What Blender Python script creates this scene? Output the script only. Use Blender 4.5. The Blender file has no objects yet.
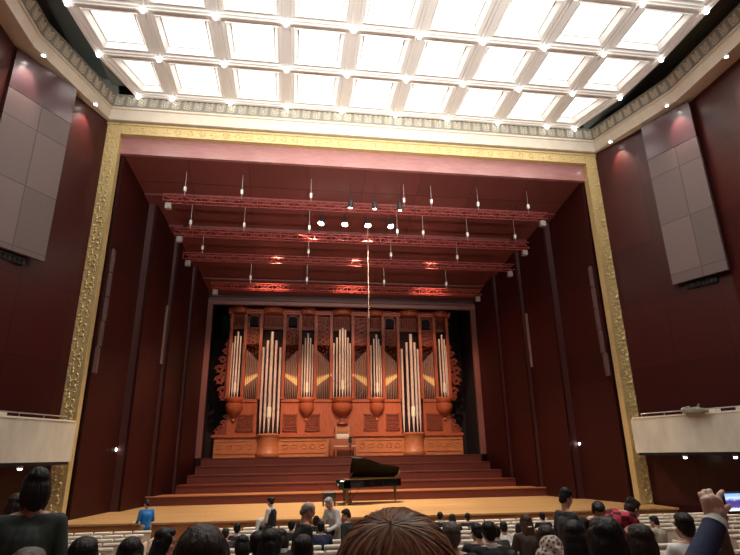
import bpy, bmesh, math, random
from mathutils import Vector, Matrix, Euler
random.seed(7)
PI = math.pi
sc = bpy.context.scene
COL = sc.collection
V = Vector

# ---------------------------------------------------------------- mesh helper
class MB:
    def __init__(s): s.v = []; s.f = []; s.uv = {}
    def add(s, vs, fs):
        o = len(s.v); s.v += [tuple(v) for v in vs]; s.f += [tuple(i + o for i in f) for f in fs]; return s
    def box(s, x0, x1, y0, y1, z0, z1):
        x0, x1 = min(x0, x1), max(x0, x1); y0, y1 = min(y0, y1), max(y0, y1); z0, z1 = min(z0, z1), max(z0, z1)
        return s.add([(x0,y0,z0),(x1,y0,z0),(x1,y1,z0),(x0,y1,z0),(x0,y0,z1),(x1,y0,z1),(x1,y1,z1),(x0,y1,z1)],
                     [(0,3,2,1),(4,5,6,7),(0,1,5,4),(1,2,6,5),(2,3,7,6),(3,0,4,7)])
    def bbox(s, x0, x1, y0, y1, z0, z1, b=.01):       # box with chamfered edges
        x0, x1 = min(x0, x1), max(x0, x1); y0, y1 = min(y0, y1), max(y0, y1); z0, z1 = min(z0, z1), max(z0, z1)
        def ring(ix, z): return [(x0+ix,y0+ix+(0),z),(x1-ix,y0+ix,z),(x1-ix,y1-ix,z),(x0+ix,y1-ix,z)]
        vs = ring(b, z0) + ring(0, z0+b) + ring(0, z1-b) + ring(b, z1)
        fs = [(3,2,1,0),(12,13,14,15)]
        for k in range(3):
            for i in range(4):
                a = 4*k+i; c = 4*k+(i+1) % 4; fs.append((a, c, c+4, a+4))
        return s.add(vs, fs)
    def prism(s, poly, z0, z1):                       # polygon in xy, ccw
        n = len(poly)
        vs = [(x,y,z0) for x,y in poly] + [(x,y,z1) for x,y in poly]
        fs = [tuple(reversed(range(n))), tuple(range(n, 2*n))] + [(i,(i+1)%n,(i+1)%n+n,i+n) for i in range(n)]
        return s.add(vs, fs)
    def tube(s, pts, r, n=8, r2=None, cap=True):
        pts = [V(p) for p in pts]; m = len(pts); vs = []; fs = []
        rs = r if isinstance(r, (list, tuple)) else [r + ((r2 - r) * i / (m - 1) if r2 is not None else 0) for i in range(m)]
        up = None
        for i, p in enumerate(pts):
            t = (pts[min(i+1, m-1)] - pts[max(i-1, 0)]).normalized()
            if up is None:
                up = V((0,0,1)) if abs(t.z) < .9 else V((1,0,0))
            a = t.cross(up).normalized(); b = a.cross(t).normalized(); up = b
            for k in range(n):
                w = 2*PI*k/n; vs.append(p + a*math.cos(w)*rs[i] + b*math.sin(w)*rs[i])
        for i in range(m-1):
            for k in range(n):
                k2 = (k+1) % n; fs.append((i*n+k, i*n+k2, (i+1)*n+k2, (i+1)*n+k))
        if cap: fs.append(tuple(reversed(range(n)))); fs.append(tuple(range((m-1)*n, m*n)))
        return s.add(vs, fs)
    def lathe(s, prof, c=(0,0,0), n=20, a0=0, a1=2*PI, sy=1.0):   # prof (r,z)
        full = abs(a1-a0-2*PI) < 1e-6; m = n if full else n+1; vs = []; fs = []
        for r, z in prof:
            for k in range(m):
                a = a0+(a1-a0)*k/n; vs.append((c[0]+r*math.cos(a), c[1]+r*math.sin(a)*sy, c[2]+z))
        for i in range(len(prof)-1):
            for k in range(n):
                k2 = (k+1) % m; fs.append((i*m+k, i*m+k2, (i+1)*m+k2, (i+1)*m+k))
        fs.append(tuple(reversed(range(m)))); fs.append(tuple(range((len(prof)-1)*m, len(prof)*m)))
        return s.add(vs, fs)
    def ell(s, c, r, n=12, M=None):
        vs = []; fs = []; m = n//2+1
        for i in range(m):
            t = -PI/2+PI*i/(m-1)
            for k in range(n):
                a = 2*PI*k/n; p = V((c[0]+r[0]*math.cos(t)*math.cos(a)*.9999, c[1]+r[1]*math.cos(t)*math.sin(a), c[2]+r[2]*math.sin(t)))
                vs.append(M @ p if M else p)
        for i in range(m-1):
            for k in range(n):
                k2 = (k+1) % n; fs.append((i*n+k, i*n+k2, (i+1)*n+k2, (i+1)*n+k))
        return s.add(vs, fs)
    def cap(s, a, b, ra, rb, n=12):                   # round cone
        a = V(a); b = V(b); d = b-a; L = max(d.length, 1e-5); t = d/L; pts = []; rs = []
        for i in range(5):
            w = -PI/2*(1-i/4); pts.append(a + t*ra*math.sin(w)); rs.append(max(ra*math.cos(w), 1e-4))
        for i in range(5):
            w = PI/2*i/4; pts.append(b + t*rb*math.sin(w)); rs.append(max(rb*math.cos(w), 1e-4))
        vs = []; fs = []; up = V((0,0,1)) if abs(t.z) < .9 else V((1,0,0))
        e = t.cross(up).normalized(); g = e.cross(t).normalized()
        for p, r in zip(pts, rs):
            for k in range(n):
                w = 2*PI*k/n; vs.append(p + e*math.cos(w)*r + g*math.sin(w)*r)
        for i in range(len(pts)-1):
            for k in range(n):
                k2 = (k+1) % n; fs.append((i*n+k, i*n+k2, (i+1)*n+k2, (i+1)*n+k))
        return s.add(vs, fs)
    def xf(s, M):
        s.v = [tuple(M @ V(v)) for v in s.v]; return s
    def mesh(s, name, smooth=False):
        me = bpy.data.meshes.new(name); me.from_pydata(s.v, [], s.f); me.validate()
        bm = bmesh.new(); bm.from_mesh(me); bmesh.ops.recalc_face_normals(bm, faces=bm.faces); bm.to_mesh(me); bm.free()
        if smooth:
            for p in me.polygons: p.use_smooth = True
            try: me.set_sharp_from_angle(angle=math.radians(50))
            except Exception: pass
        return me
    def build(s, name, mat, parent=None, smooth=False, loc=None, rot=None):
        o = bpy.data.objects.new(name, s.mesh(name, smooth)); COL.objects.link(o)
        if mat: o.data.materials.append(mat)
        if parent: o.parent = parent
        if loc is not None: o.location = loc
        if rot is not None: o.rotation_euler = rot
        return o
    def remesh(s, name, vox, it=3):
        me = s.mesh(name); o = bpy.data.objects.new('tmp', me); COL.objects.link(o)
        m = o.modifiers.new('r', 'REMESH'); m.mode = 'VOXEL'; m.voxel_size = vox; m.use_smooth_shade = True
        if it:
            k = o.modifiers.new('s', 'SMOOTH'); k.factor = .5; k.iterations = it
        dg = bpy.context.evaluated_depsgraph_get()
        out = bpy.data.meshes.new_from_object(o.evaluated_get(dg)); out.name = name
        bpy.data.objects.remove(o); bpy.data.meshes.remove(me)
        for p in out.polygons: p.use_smooth = True
        return out

def empty(name, loc=(0,0,0), rz=0, parent=None):
    o = bpy.data.objects.new(name, None); COL.objects.link(o); o.location = loc; o.rotation_euler = (0,0,rz); o.empty_display_size = .1
    if parent: o.parent = parent
    return o
def tag(o, label=None, cat=None, group=None, kind=None):
    if label: o['label'] = label
    if cat: o['category'] = cat
    if group: o['group'] = group
    if kind: o['kind'] = kind
    return o
def struct(o, label, cat='wall'): return tag(o, label, cat, kind='structure')
def copy_tree(o, parent=None):
    c = o.copy(); COL.objects.link(c); c.parent = parent
    for ch in list(o.children): copy_tree(ch, c)
    return c
def objmesh(name, me, mat, parent=None):
    o = bpy.data.objects.new(name, me); COL.objects.link(o)
    if not me.materials: me.materials.append(None)
    o.material_slots[0].link = 'OBJECT'; o.material_slots[0].material = mat
    o.parent = parent
    return o
ORD = ['first','second','third','fourth','fifth','sixth','seventh','eighth','ninth','tenth','eleventh','twelfth','thirteenth','fourteenth','fifteenth','sixteenth','seventeenth','eighteenth','nineteenth','twentieth','twenty-first','twenty-second']

# ---------------------------------------------------------------- materials
MATS = {}
def mat(name, col, rough=.5, metal=0, bump=0, scale=20, noise=0, stretch=(1,1,1), spec=.5, coat=0, emit=None, es=0, sheen=0):
    if name in MATS: return MATS[name]
    m = bpy.data.materials.new(name); m.use_nodes = True; nt = m.node_tree; N = nt.nodes; Lk = nt.links
    b = N['Principled BSDF']; b.inputs['Base Color'].default_value = (*col, 1); b.inputs['Roughness'].default_value = rough
    b.inputs['Metallic'].default_value = metal; b.inputs['Specular IOR Level'].default_value = spec; b.inputs['Coat Weight'].default_value = coat
    if emit: b.inputs['Emission Color'].default_value = (*emit, 1); b.inputs['Emission Strength'].default_value = es
    if bump or noise:
        tc = N.new('ShaderNodeTexCoord'); mp = N.new('ShaderNodeMapping'); mp.inputs['Scale'].default_value = stretch
        nz = N.new('ShaderNodeTexNoise'); nz.inputs['Scale'].default_value = scale; nz.inputs['Detail'].default_value = 4
        Lk.new(tc.outputs['Object'], mp.inputs[0]); Lk.new(mp.outputs[0], nz.inputs['Vector'])
        if noise:
            r = N.new('ShaderNodeValToRGB'); r.color_ramp.elements[0].position = .3; r.color_ramp.elements[1].position = .72
            r.color_ramp.elements[0].color = (*[c*(1-noise) for c in col], 1); r.color_ramp.elements[1].color = (*[min(1, c*(1+noise)) for c in col], 1)
            Lk.new(nz.outputs['Fac'], r.inputs[0]); Lk.new(r.outputs[0], b.inputs['Base Color'])
        if bump:
            bp = N.new('ShaderNodeBump'); bp.inputs['Strength'].default_value = bump; bp.inputs['Distance'].default_value = .02
            Lk.new(nz.outputs['Fac'], bp.inputs['Height']); Lk.new(bp.outputs[0], b.inputs['Normal'])
    MATS[name] = m; return m
def panel_mat(name, col, rough, bw, bh, mort=.012, noise=.25, offset=0.0, plane='UV', seam=.25, spec=.5):
    """wood panelling: seams from a brick grid on UV metres, slight figure in each board"""
    m = bpy.data.materials.new(name); m.use_nodes = True; nt = m.node_tree; N = nt.nodes; Lk = nt.links; b = N['Principled BSDF']
    tc = N.new('ShaderNodeTexCoord'); br = N.new('ShaderNodeTexBrick'); br.offset = offset; br.inputs['Scale'].default_value = 1
    br.inputs['Brick Width'].default_value = bw; br.inputs['Row Height'].default_value = bh; br.inputs['Mortar Size'].default_value = mort
    br.inputs['Color1'].default_value = (*[c*.86 for c in col],1); br.inputs['Color2'].default_value = (*[c*1.14 for c in col],1)
    br.inputs['Mortar'].default_value = (*[c*seam for c in col],1); br.inputs['Mortar Smooth'].default_value = .2
    src = tc.outputs['UV'] if plane == 'UV' else tc.outputs['Object']
    Lk.new(src, br.inputs['Vector'])
    mp = N.new('ShaderNodeMapping'); mp.inputs['Scale'].default_value = (6,.6,1); nz = N.new('ShaderNodeTexNoise'); nz.inputs['Scale'].default_value = 3; nz.inputs['Detail'].default_value = 6
    Lk.new(src, mp.inputs[0]); Lk.new(mp.outputs[0], nz.inputs['Vector'])
    r = N.new('ShaderNodeMapRange'); r.inputs['To Min'].default_value = 1-noise; r.inputs['To Max'].default_value = 1+noise; Lk.new(nz.outputs['Fac'], r.inputs['Value'])
    mx = N.new('ShaderNodeVectorMath'); mx.operation = 'SCALE'; Lk.new(br.outputs['Color'], mx.inputs[0]); Lk.new(r.outputs[0], mx.inputs['Scale'])
    Lk.new(mx.outputs[0], b.inputs['Base Color']); b.inputs['Roughness'].default_value = rough; b.inputs['Specular IOR Level'].default_value = spec
    bp = N.new('ShaderNodeBump'); bp.inputs['Strength'].default_value = .4; bp.inputs['Distance'].default_value = .01; bp.invert = True
    Lk.new(br.outputs['Fac'], bp.inputs['Height']); Lk.new(bp.outputs[0], b.inputs['Normal'])
    MATS[name] = m; return m

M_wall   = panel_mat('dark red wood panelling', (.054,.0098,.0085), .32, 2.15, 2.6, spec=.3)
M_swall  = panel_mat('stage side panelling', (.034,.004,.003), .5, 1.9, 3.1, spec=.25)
M_sceil  = panel_mat('stage reflector wood', (.12,.03,.026), .45, 2.6, 2.2, noise=.12, spec=.4)
M_lintel = mat('lintel veneer', (.40,.19,.18), .18, noise=.12, scale=2, stretch=(1,1,8))
M_grey   = panel_mat('taupe acoustic panel', (.155,.105,.10), .55, 1.35, 2.15, mort=.02, noise=.06, seam=.5)
M_stage  = panel_mat('stage boards', (.57,.33,.135), .4, 3.6, .14, mort=.003, noise=.2, offset=.5, plane='OBJ', seam=.6)
M_sfront = panel_mat('stage front board', (.46,.20,.07), .45, 2.4, 2.0, mort=.006, noise=.15, plane='OBJ')
M_riser  = panel_mat('riser board', (.11,.017,.009), .5, 3.2, .2, mort=.006, noise=.25, offset=.5, seam=.5)
M_tread  = mat('riser tread oak', (.14,.03,.015), .4, noise=.2, scale=3, stretch=(.4,8,8))
M_floor  = mat('auditorium carpet', (.16,.035,.025), .9, noise=.3, scale=60, bump=.2)
M_gold   = mat('gilded moulding', (.66,.50,.23), .45, .15, bump=.35, scale=26, noise=.22)
M_goldr  = mat('gilded relief', (.78,.60,.28), .36, .3, noise=.25, scale=30)
M_cream  = mat('cream cornice plaster', (.70,.62,.50), .5, noise=.05, scale=3)
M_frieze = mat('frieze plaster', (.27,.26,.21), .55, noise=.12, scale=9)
M_orn    = mat('palmette plaster', (.63,.58,.48), .5)
M_grid   = mat('coffer plaster', (.86,.85,.82), .5)
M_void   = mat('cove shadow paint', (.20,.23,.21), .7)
M_dark   = mat('black felt and shade', (.006,.004,.005), .85)  # also painted on as shade under the balconies and in the organ arches
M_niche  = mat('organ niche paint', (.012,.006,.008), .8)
M_marble = mat('cream marble', (.66,.61,.50), .4, noise=.13, scale=1.3, stretch=(1.6,1.6,.6))
M_oak    = mat('organ case oak', (.38,.095,.04), .42, noise=.22, scale=5, stretch=(5,5,.5))
M_oak2   = mat('organ carved oak', (.22,.045,.02), .5, noise=.35, scale=22, bump=.8)
M_oak3   = mat('organ base oak', (.46,.155,.06), .45, noise=.25, scale=4, stretch=(.6,5,5))
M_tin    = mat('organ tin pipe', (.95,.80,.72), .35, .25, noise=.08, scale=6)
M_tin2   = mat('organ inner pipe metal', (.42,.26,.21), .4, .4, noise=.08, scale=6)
M_mouth  = mat('gilded pipe mouth', (1.0,.93,.72), .4, 0)
M_mouth2 = mat('gilt diagonal lip', (.95,.72,.34), .4, .1)
M_truss  = mat('red truss tube', (.30,.06,.055), .4, .2)
M_white  = mat('white enamel', (.8,.78,.74), .4)
M_steel  = mat('brushed steel', (.45,.45,.45), .35, .8)
M_black  = mat('piano lacquer', (.004,.004,.004), .12, coat=.6)
M_blackm = mat('matt black metal', (.012,.012,.012), .5)
M_ivory  = mat('ivory keys', (.8,.78,.7), .3)
M_brass  = mat('brass', (.75,.52,.2), .25, .9)
M_glow   = mat('luminous ceiling glass', (.9,.9,.88), .5, emit=(1,.985,.94), es=3.6)
M_bulb   = mat('lit globe', (1,1,1), .5, emit=(1,.98,.93), es=9)
M_lamp   = mat('lit lamp lens', (1,1,1), .5, emit=(1,.93,.84), es=30)
M_lamps  = mat('small lit lens', (1,1,1), .5, emit=(1,.95,.9), es=14)
M_red    = mat('red pilot lens', (.5,.02,.02), .5, emit=(1,.1,.1), es=2.5)
M_seatw  = mat('seat back beech', (.80,.71,.56), .45, noise=.06, scale=8, stretch=(1,1,6))
M_seatt  = mat('pale seat capping', (.92,.84,.69), .4)
M_seatf  = mat('seat cloth brown', (.24,.12,.07), .85, noise=.25, scale=70)

def uvplane(name, a, b, z0, z1, m, thick=.15, n=None):
    """vertical wall slab from plan point a to b (room on the left of a->b looking down), UV in metres"""
    a = V((*a,0)); b = V((*b,0)); d = (b-a); L = d.length; t = d/L; nn = V((-t.y,t.x,0)) * -thick
    bm = bmesh.new(); uvl = bm.loops.layers.uv.new('UVMap')
    P = [a, b, b+nn, a+nn]; lo = [bm.verts.new((p.x,p.y,z0)) for p in P]; hi = [bm.verts.new((p.x,p.y,z1)) for p in P]
    fs = [bm.faces.new((lo[i], lo[(i+1)%4], hi[(i+1)%4], hi[i])) for i in range(4)] + [bm.faces.new(lo[::-1]), bm.faces.new(hi)]
    for f in fs:
        for lp in f.loops:
            q = lp.vert.co; lp[uvl].uv = ((q-a).dot(t) + abs((q-a).dot(nn.normalized()))*.999, q.z)
    bmesh.ops.recalc_face_normals(bm, faces=bm.faces)
    me = bpy.data.meshes.new(name); bm.to_mesh(me); bm.free(); me.materials.append(m)
    o = bpy.data.objects.new(name, me); COL.objects.link(o); return o

# ================================================================ THE HALL
def hfloor(y):
    d = -y
    if d < 2.6: return -.95
    if d < 10: return -.95 + .02*(d-2.6)
    return -.802 + .148*(d-10)
# audience floor: raked slab
mb = MB(); ys = [-1.45,-2.6,-10,-26.2]
vs = []; 
for y in ys: vs += [(-13.1,y,hfloor(y)),(13.1,y,hfloor(y)),(13.1,y,-1.6),(-13.1,y,-1.6)]
fs = []
for i in range(3):
    for k in range(4): fs.append((4*i+k,4*i+(k+1)%4,4*i+4+(k+1)%4,4*i+4+k))
fs += [(0,1,2,3),(12,13,14,15)]
mb.add(vs, fs); struct(mb.build('floor', M_floor), 'raked audience floor with dark red carpet', 'floor')
for sx, nm in ((-1,'left'),(1,'right')):
    A, B, Cc = (sx*11.2,.0), (sx*13.0,-4.3), (sx*13.0,-26)
    if sx < 0: o1 = uvplane('wall_left', B, A, -1.1, 15.6, M_wall); o2 = uvplane('wall_left_rear', Cc, B, -1.1, 15.6, M_wall)
    else: o1 = uvplane('wall_right', A, B, -1.1, 15.6, M_wall); o2 = uvplane('wall_right_rear', B, Cc, -1.1, 15.6, M_wall)
    struct(o1, 'dark red panelled splayed wall on the %s of the stage opening' % nm); struct(o2, 'dark red panelled side wall on the %s' % nm)
struct(uvplane('wall_back', (13.0,-26), (-13.0,-26), -1.1, 17.6, M_wall), 'panelled rear wall of the hall')
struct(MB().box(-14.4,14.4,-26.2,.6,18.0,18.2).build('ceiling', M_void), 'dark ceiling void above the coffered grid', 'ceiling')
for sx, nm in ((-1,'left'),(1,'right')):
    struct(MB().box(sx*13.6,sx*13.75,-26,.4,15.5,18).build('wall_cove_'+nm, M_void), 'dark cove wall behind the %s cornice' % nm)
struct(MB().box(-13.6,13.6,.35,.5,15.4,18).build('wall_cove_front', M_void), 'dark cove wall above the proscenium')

# proscenium gilded frame (trim_1) with relief
def leafpair(mb, c, ux, uz, ny, s, flip=1):
    """one scroll of foliage: spiral stem + leaves, in the plane ux,uz, bulging along ny"""
    c = V(c); ux = V(ux); uz = V(uz); ny = V(ny)
    pts = []
    for i in range(15):
        t = i/14; r = s*(.42-.34*t); a = flip*(-.5 + t*5.0)
        pts.append(c + ux*(r*math.cos(a)) + uz*(r*math.sin(a)) + ny*(.02*s))
    mb.tube(pts, .055*s, 5, .03*s)
    for k in range(5):
        a = flip*(k*1.25+.4); r0 = s*.36
        p0 = c + ux*(r0*math.cos(a)*.55) + uz*(r0*math.sin(a)*.55); p1 = c + ux*(s*.5*math.cos(a+.5*flip)) + uz*(s*.62*math.sin(a+.5*flip))
        mid = (p0+p1)/2 + ny*.07*s; w = (p1-p0).cross(ny).normalized()*s*.1
        mb.add([p0, mid+w, p1, mid-w, mid+ny*.05*s], [(0,1,4),(1,2,4),(2,3,4),(3,0,4)])
fr = empty('trim_1', (0,-.05,0)); struct(fr, 'gilded carved frame around the stage opening', 'frame')
for sx, nm in ((-1,'left'),(1,'right')):
    mb = MB(); mb.box(sx*10.5,sx*11.2,-.05,.25,-.6,15.5)
    for xe in (10.5,11.14): mb.box(sx*xe,sx*(xe+.06),-.1,-.04,-.6,15.5)
    c = mb.build('frame_post', M_gold, fr)
    mb = MB(); z = .2; k = 0
    while z < 15.2:
        leafpair(mb, (sx*10.85,-.055,z), (1,0,0), (0,0,1), (0,-1,0), .46, 1 if k % 2 else -1); leafpair(mb, (sx*(10.72 if k % 2 else 10.98),-.055,z+.2), (1,0,0), (0,0,1), (0,-1,0), .24, 1 if k % 2 else -1); z += .46; k += 1
    mb.build('foliage_relief', M_goldr, c)
    MB().bbox(sx*10.42,sx*11.35,-.2,.25,-.95,-.12,.02).build('plinth', M_gold, fr)
mb = MB().box(-10.5,10.5,-.05,.25,14.97,15.5); mb.box(-10.5,10.5,-.1,-.04,14.97,15.05).box(-11.1,11.1,-.1,-.04,15.42,15.5)
hb = mb.build('frame_head', M_gold, fr)
mb = MB(); x = -10.2; k = 0
while x < 10.3: leafpair(mb, (x,-.055,15.235), (1,0,0), (0,0,1), (0,-1,0), .34, 1 if k % 2 else -1); x += .5; k += 1
mb.build('foliage_relief', M_goldr, hb)
mb = MB().box(-10.5,10.5,.12,.3,14.18,14.97); struct(mb.build('trim_2', M_lintel), 'glossy pinkish wooden lintel under the gilded frame head', 'lintel')

# cornice swept round the hall
PATH = [(-12.5,-26),(-12.5,-4.3),(-11.2,0),(11.2,0),(12.5,-4.3),(12.5,-26)]
def offset_path(d):
    out = []; n = len(PATH)
    for i, p in enumerate(PATH):
        p = V((*p,0)); ns = []
        for a, b in ((i-1,i),(i,i+1)):
            if a < 0 or b >= n: continue
            t = (V((*PATH[b],0))-V((*PATH[a],0))).normalized(); ns.append(V((t.y,-t.x,0)))
        if len(ns) == 1: q = p + ns[0]*d
        else:
            m = (ns[0]+ns[1]).normalized(); q = p + m*(d/m.dot(ns[0]))
        out.append(q)
    return out
def sweep(prof, name, m, parent=None):
    mb = MB(); rings = [offset_path(d) for d, z in prof]; n = len(PATH)
    vs = []; fs = []
    for (d,z), rg in zip(prof, rings): vs += [(q.x,q.y,z) for q in rg]
    k = len(prof)
    for i in range(k):
        for j in range(n-1): fs.append((i*n+j, i*n+j+1, ((i+1)%k)*n+j+1, ((i+1)%k)*n+j))
    mb.add(vs, fs); return mb.build(name, m, parent)
CZ = 15.56
struct(sweep([(-.8,CZ),(.28,CZ),(.30,CZ+.06),(.24,CZ+.1),(.36,CZ+.44),(.42,CZ+.46),(.42,CZ+.54),(-.8,CZ+.54)], 'trim_3', M_cream), 'plain cream cornice running round the top of the walls', 'cornice')
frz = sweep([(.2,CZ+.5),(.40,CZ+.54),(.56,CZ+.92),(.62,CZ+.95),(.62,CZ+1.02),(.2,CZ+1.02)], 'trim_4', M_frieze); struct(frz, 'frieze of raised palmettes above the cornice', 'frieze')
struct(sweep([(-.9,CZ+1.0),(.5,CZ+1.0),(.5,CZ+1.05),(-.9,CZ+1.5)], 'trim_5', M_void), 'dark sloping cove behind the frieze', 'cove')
mb = MB(); lo = offset_path(.42); hi = offset_path(.56); zl, zh = CZ+.57, CZ+.90
for j in range(len(PATH)-1):
    a, b = lo[j], lo[j+1]; c, d = hi[j], hi[j+1]; L = (b-a).length; n = max(1, int(round(L/.46)))
    if j in (0,4): 
        if L > 12: pass
    t = (b-a).normalized(); inn = V((t.y,-t.x,0))
    for i in range(n):
        u = (i+.5)/n
        p0 = a.lerp(b,u); p1 = c.lerp(d,u); p0 = V((p0.x,p0.y,zl)); p1 = V((p1.x,p1.y,zh)); up = (p1-p0); h = up.length; up.normalize(); nrm = inn*.9+V((0,0,-.35)); nrm.normalize()
        if min(p0.y,p1.y) < -14: continue
        for sgn in (-1,0,1):                       # palmette: stem with chevron leaves
            for lv in range(4):
                if sgn == 0 and lv: continue
                if sgn == 0: q0 = p0+up*.01; q1 = p1
                else: q0 = p0+up*(.04+lv*h*.24); q1 = q0+up*h*.30+t*sgn*.20
                mid = (q0+q1)/2+nrm*.035; w = (q1-q0).cross(nrm).normalized()*.040
                mb.add([q0+nrm*.004,mid+w,q1+nrm*.004,mid-w],[(0,1,2),(0,2,3)])
mb.build('palmette_relief', M_orn, frz)

# coffered luminous ceiling
GZ = 16.47; S = 2.4; Y0 = -.78
NROW = 9
def edge_x(y):
    pts = [(-.78,9.8),(-3.18,10.6),(-5.58,10.83),(-30,10.83)]
    for (ya,xa),(yb,xb) in zip(pts, pts[1:]):
        if yb <= y <= ya+1e-6: return xa+(xb-xa)*(ya-y)/(ya-yb)
    return 10.83
gmb = MB(); glow = []; rib = MB()
xs = [(-3.5+i)*S*1.003 for i in range(8)]
def inset(poly, d):
    n = len(poly); out = []
    for i in range(n):
        p = V((*poly[i],0)); a = V((*poly[i-1],0)); b = V((*poly[(i+1)%n],0))
        t1 = (p-a).normalized(); t2 = (b-p).normalized(); n1 = V((-t1.y,t1.x,0)); n2 = V((-t2.y,t2.x,0)); m = (n1+n2).normalized()
        q = p + m*(d/max(.3,m.dot(n1))); out.append((q.x,q.y))
    return out
for r in range(NROW):
    ya, yb = Y0-r*S, Y0-(r+1)*S
    for c in range(9):
        def X(i, y): return -edge_x(y) if i == 0 else (edge_x(y) if i == 9 else xs[i-1])
        poly = [(X(c,yb),yb),(X(c+1,yb),yb),(X(c+1,ya),ya),(X(c,ya),ya)]
        rings = [(0,GZ),(.13,GZ),(.15,GZ+.05),(.26,GZ+.05),(.29,GZ+.02),(.31,GZ+.02),(.44,GZ+.24)]
        vs = []; 
        for d, z in rings: vs += [(x,y,z) for x,y in (inset(poly,d) if d else poly)]
        fs = [(4*k+i,4*k+(i+1)%4,4*k+4+(i+1)%4,4*k+4+i) for k in range(len(rings)-1) for i in range(4)]
        gmb.add(vs, fs); glow.append((r,c,inset(poly,.43)))
for r in range(NROW+1):
    y = Y0-r*S; rib.box(-edge_x(y)+.02,edge_x(y)-.02,y-.03,y+.03,GZ-.035,GZ+.005)
for x in xs: rib.box(x-.03,x+.03,Y0-NROW*S,Y0,GZ-.035,GZ+.005)
for sx in (-1,1):
    for (ya,xa),(yb,xb) in zip([(-.78,9.8),(-3.18,10.6),(-5.58,10.83)],[(-3.18,10.6),(-5.58,10.83),(Y0-NROW*S,10.83)]):
        t = V((xb-xa,yb-ya,0)).normalized(); nn = V((-t.y,t.x,0))
        if nn.x < 0: nn = -nn
        P = [(sx*xa,ya),(sx*xb,yb),(sx*(xb+nn.x*.1),yb+nn.y*.1),(sx*(xa+nn.x*.1),ya+nn.y*.1)]
        if sx > 0: P = P[::-1]
        rib.prism(P, GZ-.05, GZ+.5)
rib.box(-9.8,9.8,Y0,Y0+.1,GZ-.03,GZ+.5)
gmb.v += []; 
o = gmb.build('ceiling_grid', M_grid); struct(o, 'white coffered ceiling grid of crossing beams', 'ceiling')
rib.build('beam_rib', M_grid, o)
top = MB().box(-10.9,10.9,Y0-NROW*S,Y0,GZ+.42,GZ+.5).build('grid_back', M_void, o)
for r, c, poly in glow:
    cx = sum(p[0] for p in poly)/4; cy = sum(p[1] for p in poly)/4
    e = empty('ceiling_light', (cx,cy,GZ+.24))
    row = 'nearest the stage' if r == 0 else '%s from the stage' % ORD[r]
    tag(e, 'glowing ceiling panel, %s from the left, row %s' % (ORD[c], row), 'ceiling light', 'luminous ceiling panels')
    pl = [(x-cx,y-cy) for x,y in poly]
    MB().prism(pl, 0, .03).build('diffuser', M_glow, e)
    m = MB(); ins = inset(pl, .05)
    for i in range(4):
        a, b = pl[i], pl[(i+1)%4]; c2, d2 = ins[(i+1)%4], ins[i]; m.prism([a,b,c2,d2], -.02, 0.0)
    m.build('frame', M_grid, e)
bm0 = MB().ell((0,0,0),(.075,.075,.075),12).mesh('globe', True); bm0.materials.append(M_bulb)
bc0 = MB().lathe([(.05,0),(.05,.04),(.03,.05)],n=12).mesh('collar'); bc0.materials.append(M_brass)
for r in range(6):
    y = Y0-r*S; row = [-edge_x(y)]+xs+[edge_x(y)]
    for i, x in enumerate(row):
        g = empty('globe_lamp', (x,y,GZ-.09))
        tag(g, 'small lit globe, %s from the left, %s crossbeam from the stage' % (ORD[i], ORD[r]), 'globe lamp', 'small globes at the grid crossings')
        a = bpy.data.objects.new('globe', bm0); COL.objects.link(a); a.parent = g
        b = bpy.data.objects.new('collar', bc0); COL.objects.link(b); b.parent = g; b.location = (0,0,.05)

# cornice downlights washing the walls
def spot(name, loc, target, energy, size, blend=.6, col=(1,.85,.7), rad=.08):
    l = bpy.data.lights.new(name, 'SPOT'); l.energy = energy; l.spot_size = size; l.spot_blend = blend; l.color = col; l.shadow_soft_size = rad
    o = bpy.data.objects.new(name, l); COL.objects.link(o); o.location = loc
    o.rotation_euler = (V(target)-V(loc)).to_track_quat('-Z','Y').to_euler(); return o
for x, y, w in ((-11.16,-1.37,'left wall nearest the stage'),(-12.02,-4.05,'left wall at its bend'),(11.14,-1.30,'right wall nearest the stage'),(11.95,-4.1,'right wall at its bend'),(-12.2,-7,'left side wall further back'),(12.2,-7,'right side wall further back')):
    e = empty('downlight', (x,y,CZ-.02)); tag(e, 'small lit downlight under the cornice, '+w, 'downlight', 'cornice downlights')
    MB().lathe([(.06,-.08),(.085,-.08),(.085,.02),(.06,.02)],n=16).build('housing', M_white, e)
    MB().lathe([(.0,-.085),(.058,-.085),(.058,-.07),(0,-.07)],n=16).build('lens', M_lamp, e)
    s = spot('lamp_beam', (0,0,-.12), (.75*(1 if x > 0 else -1),0,-2.2), 260, 1.1, .8, (1,.72,.62)); s.parent = e

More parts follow.
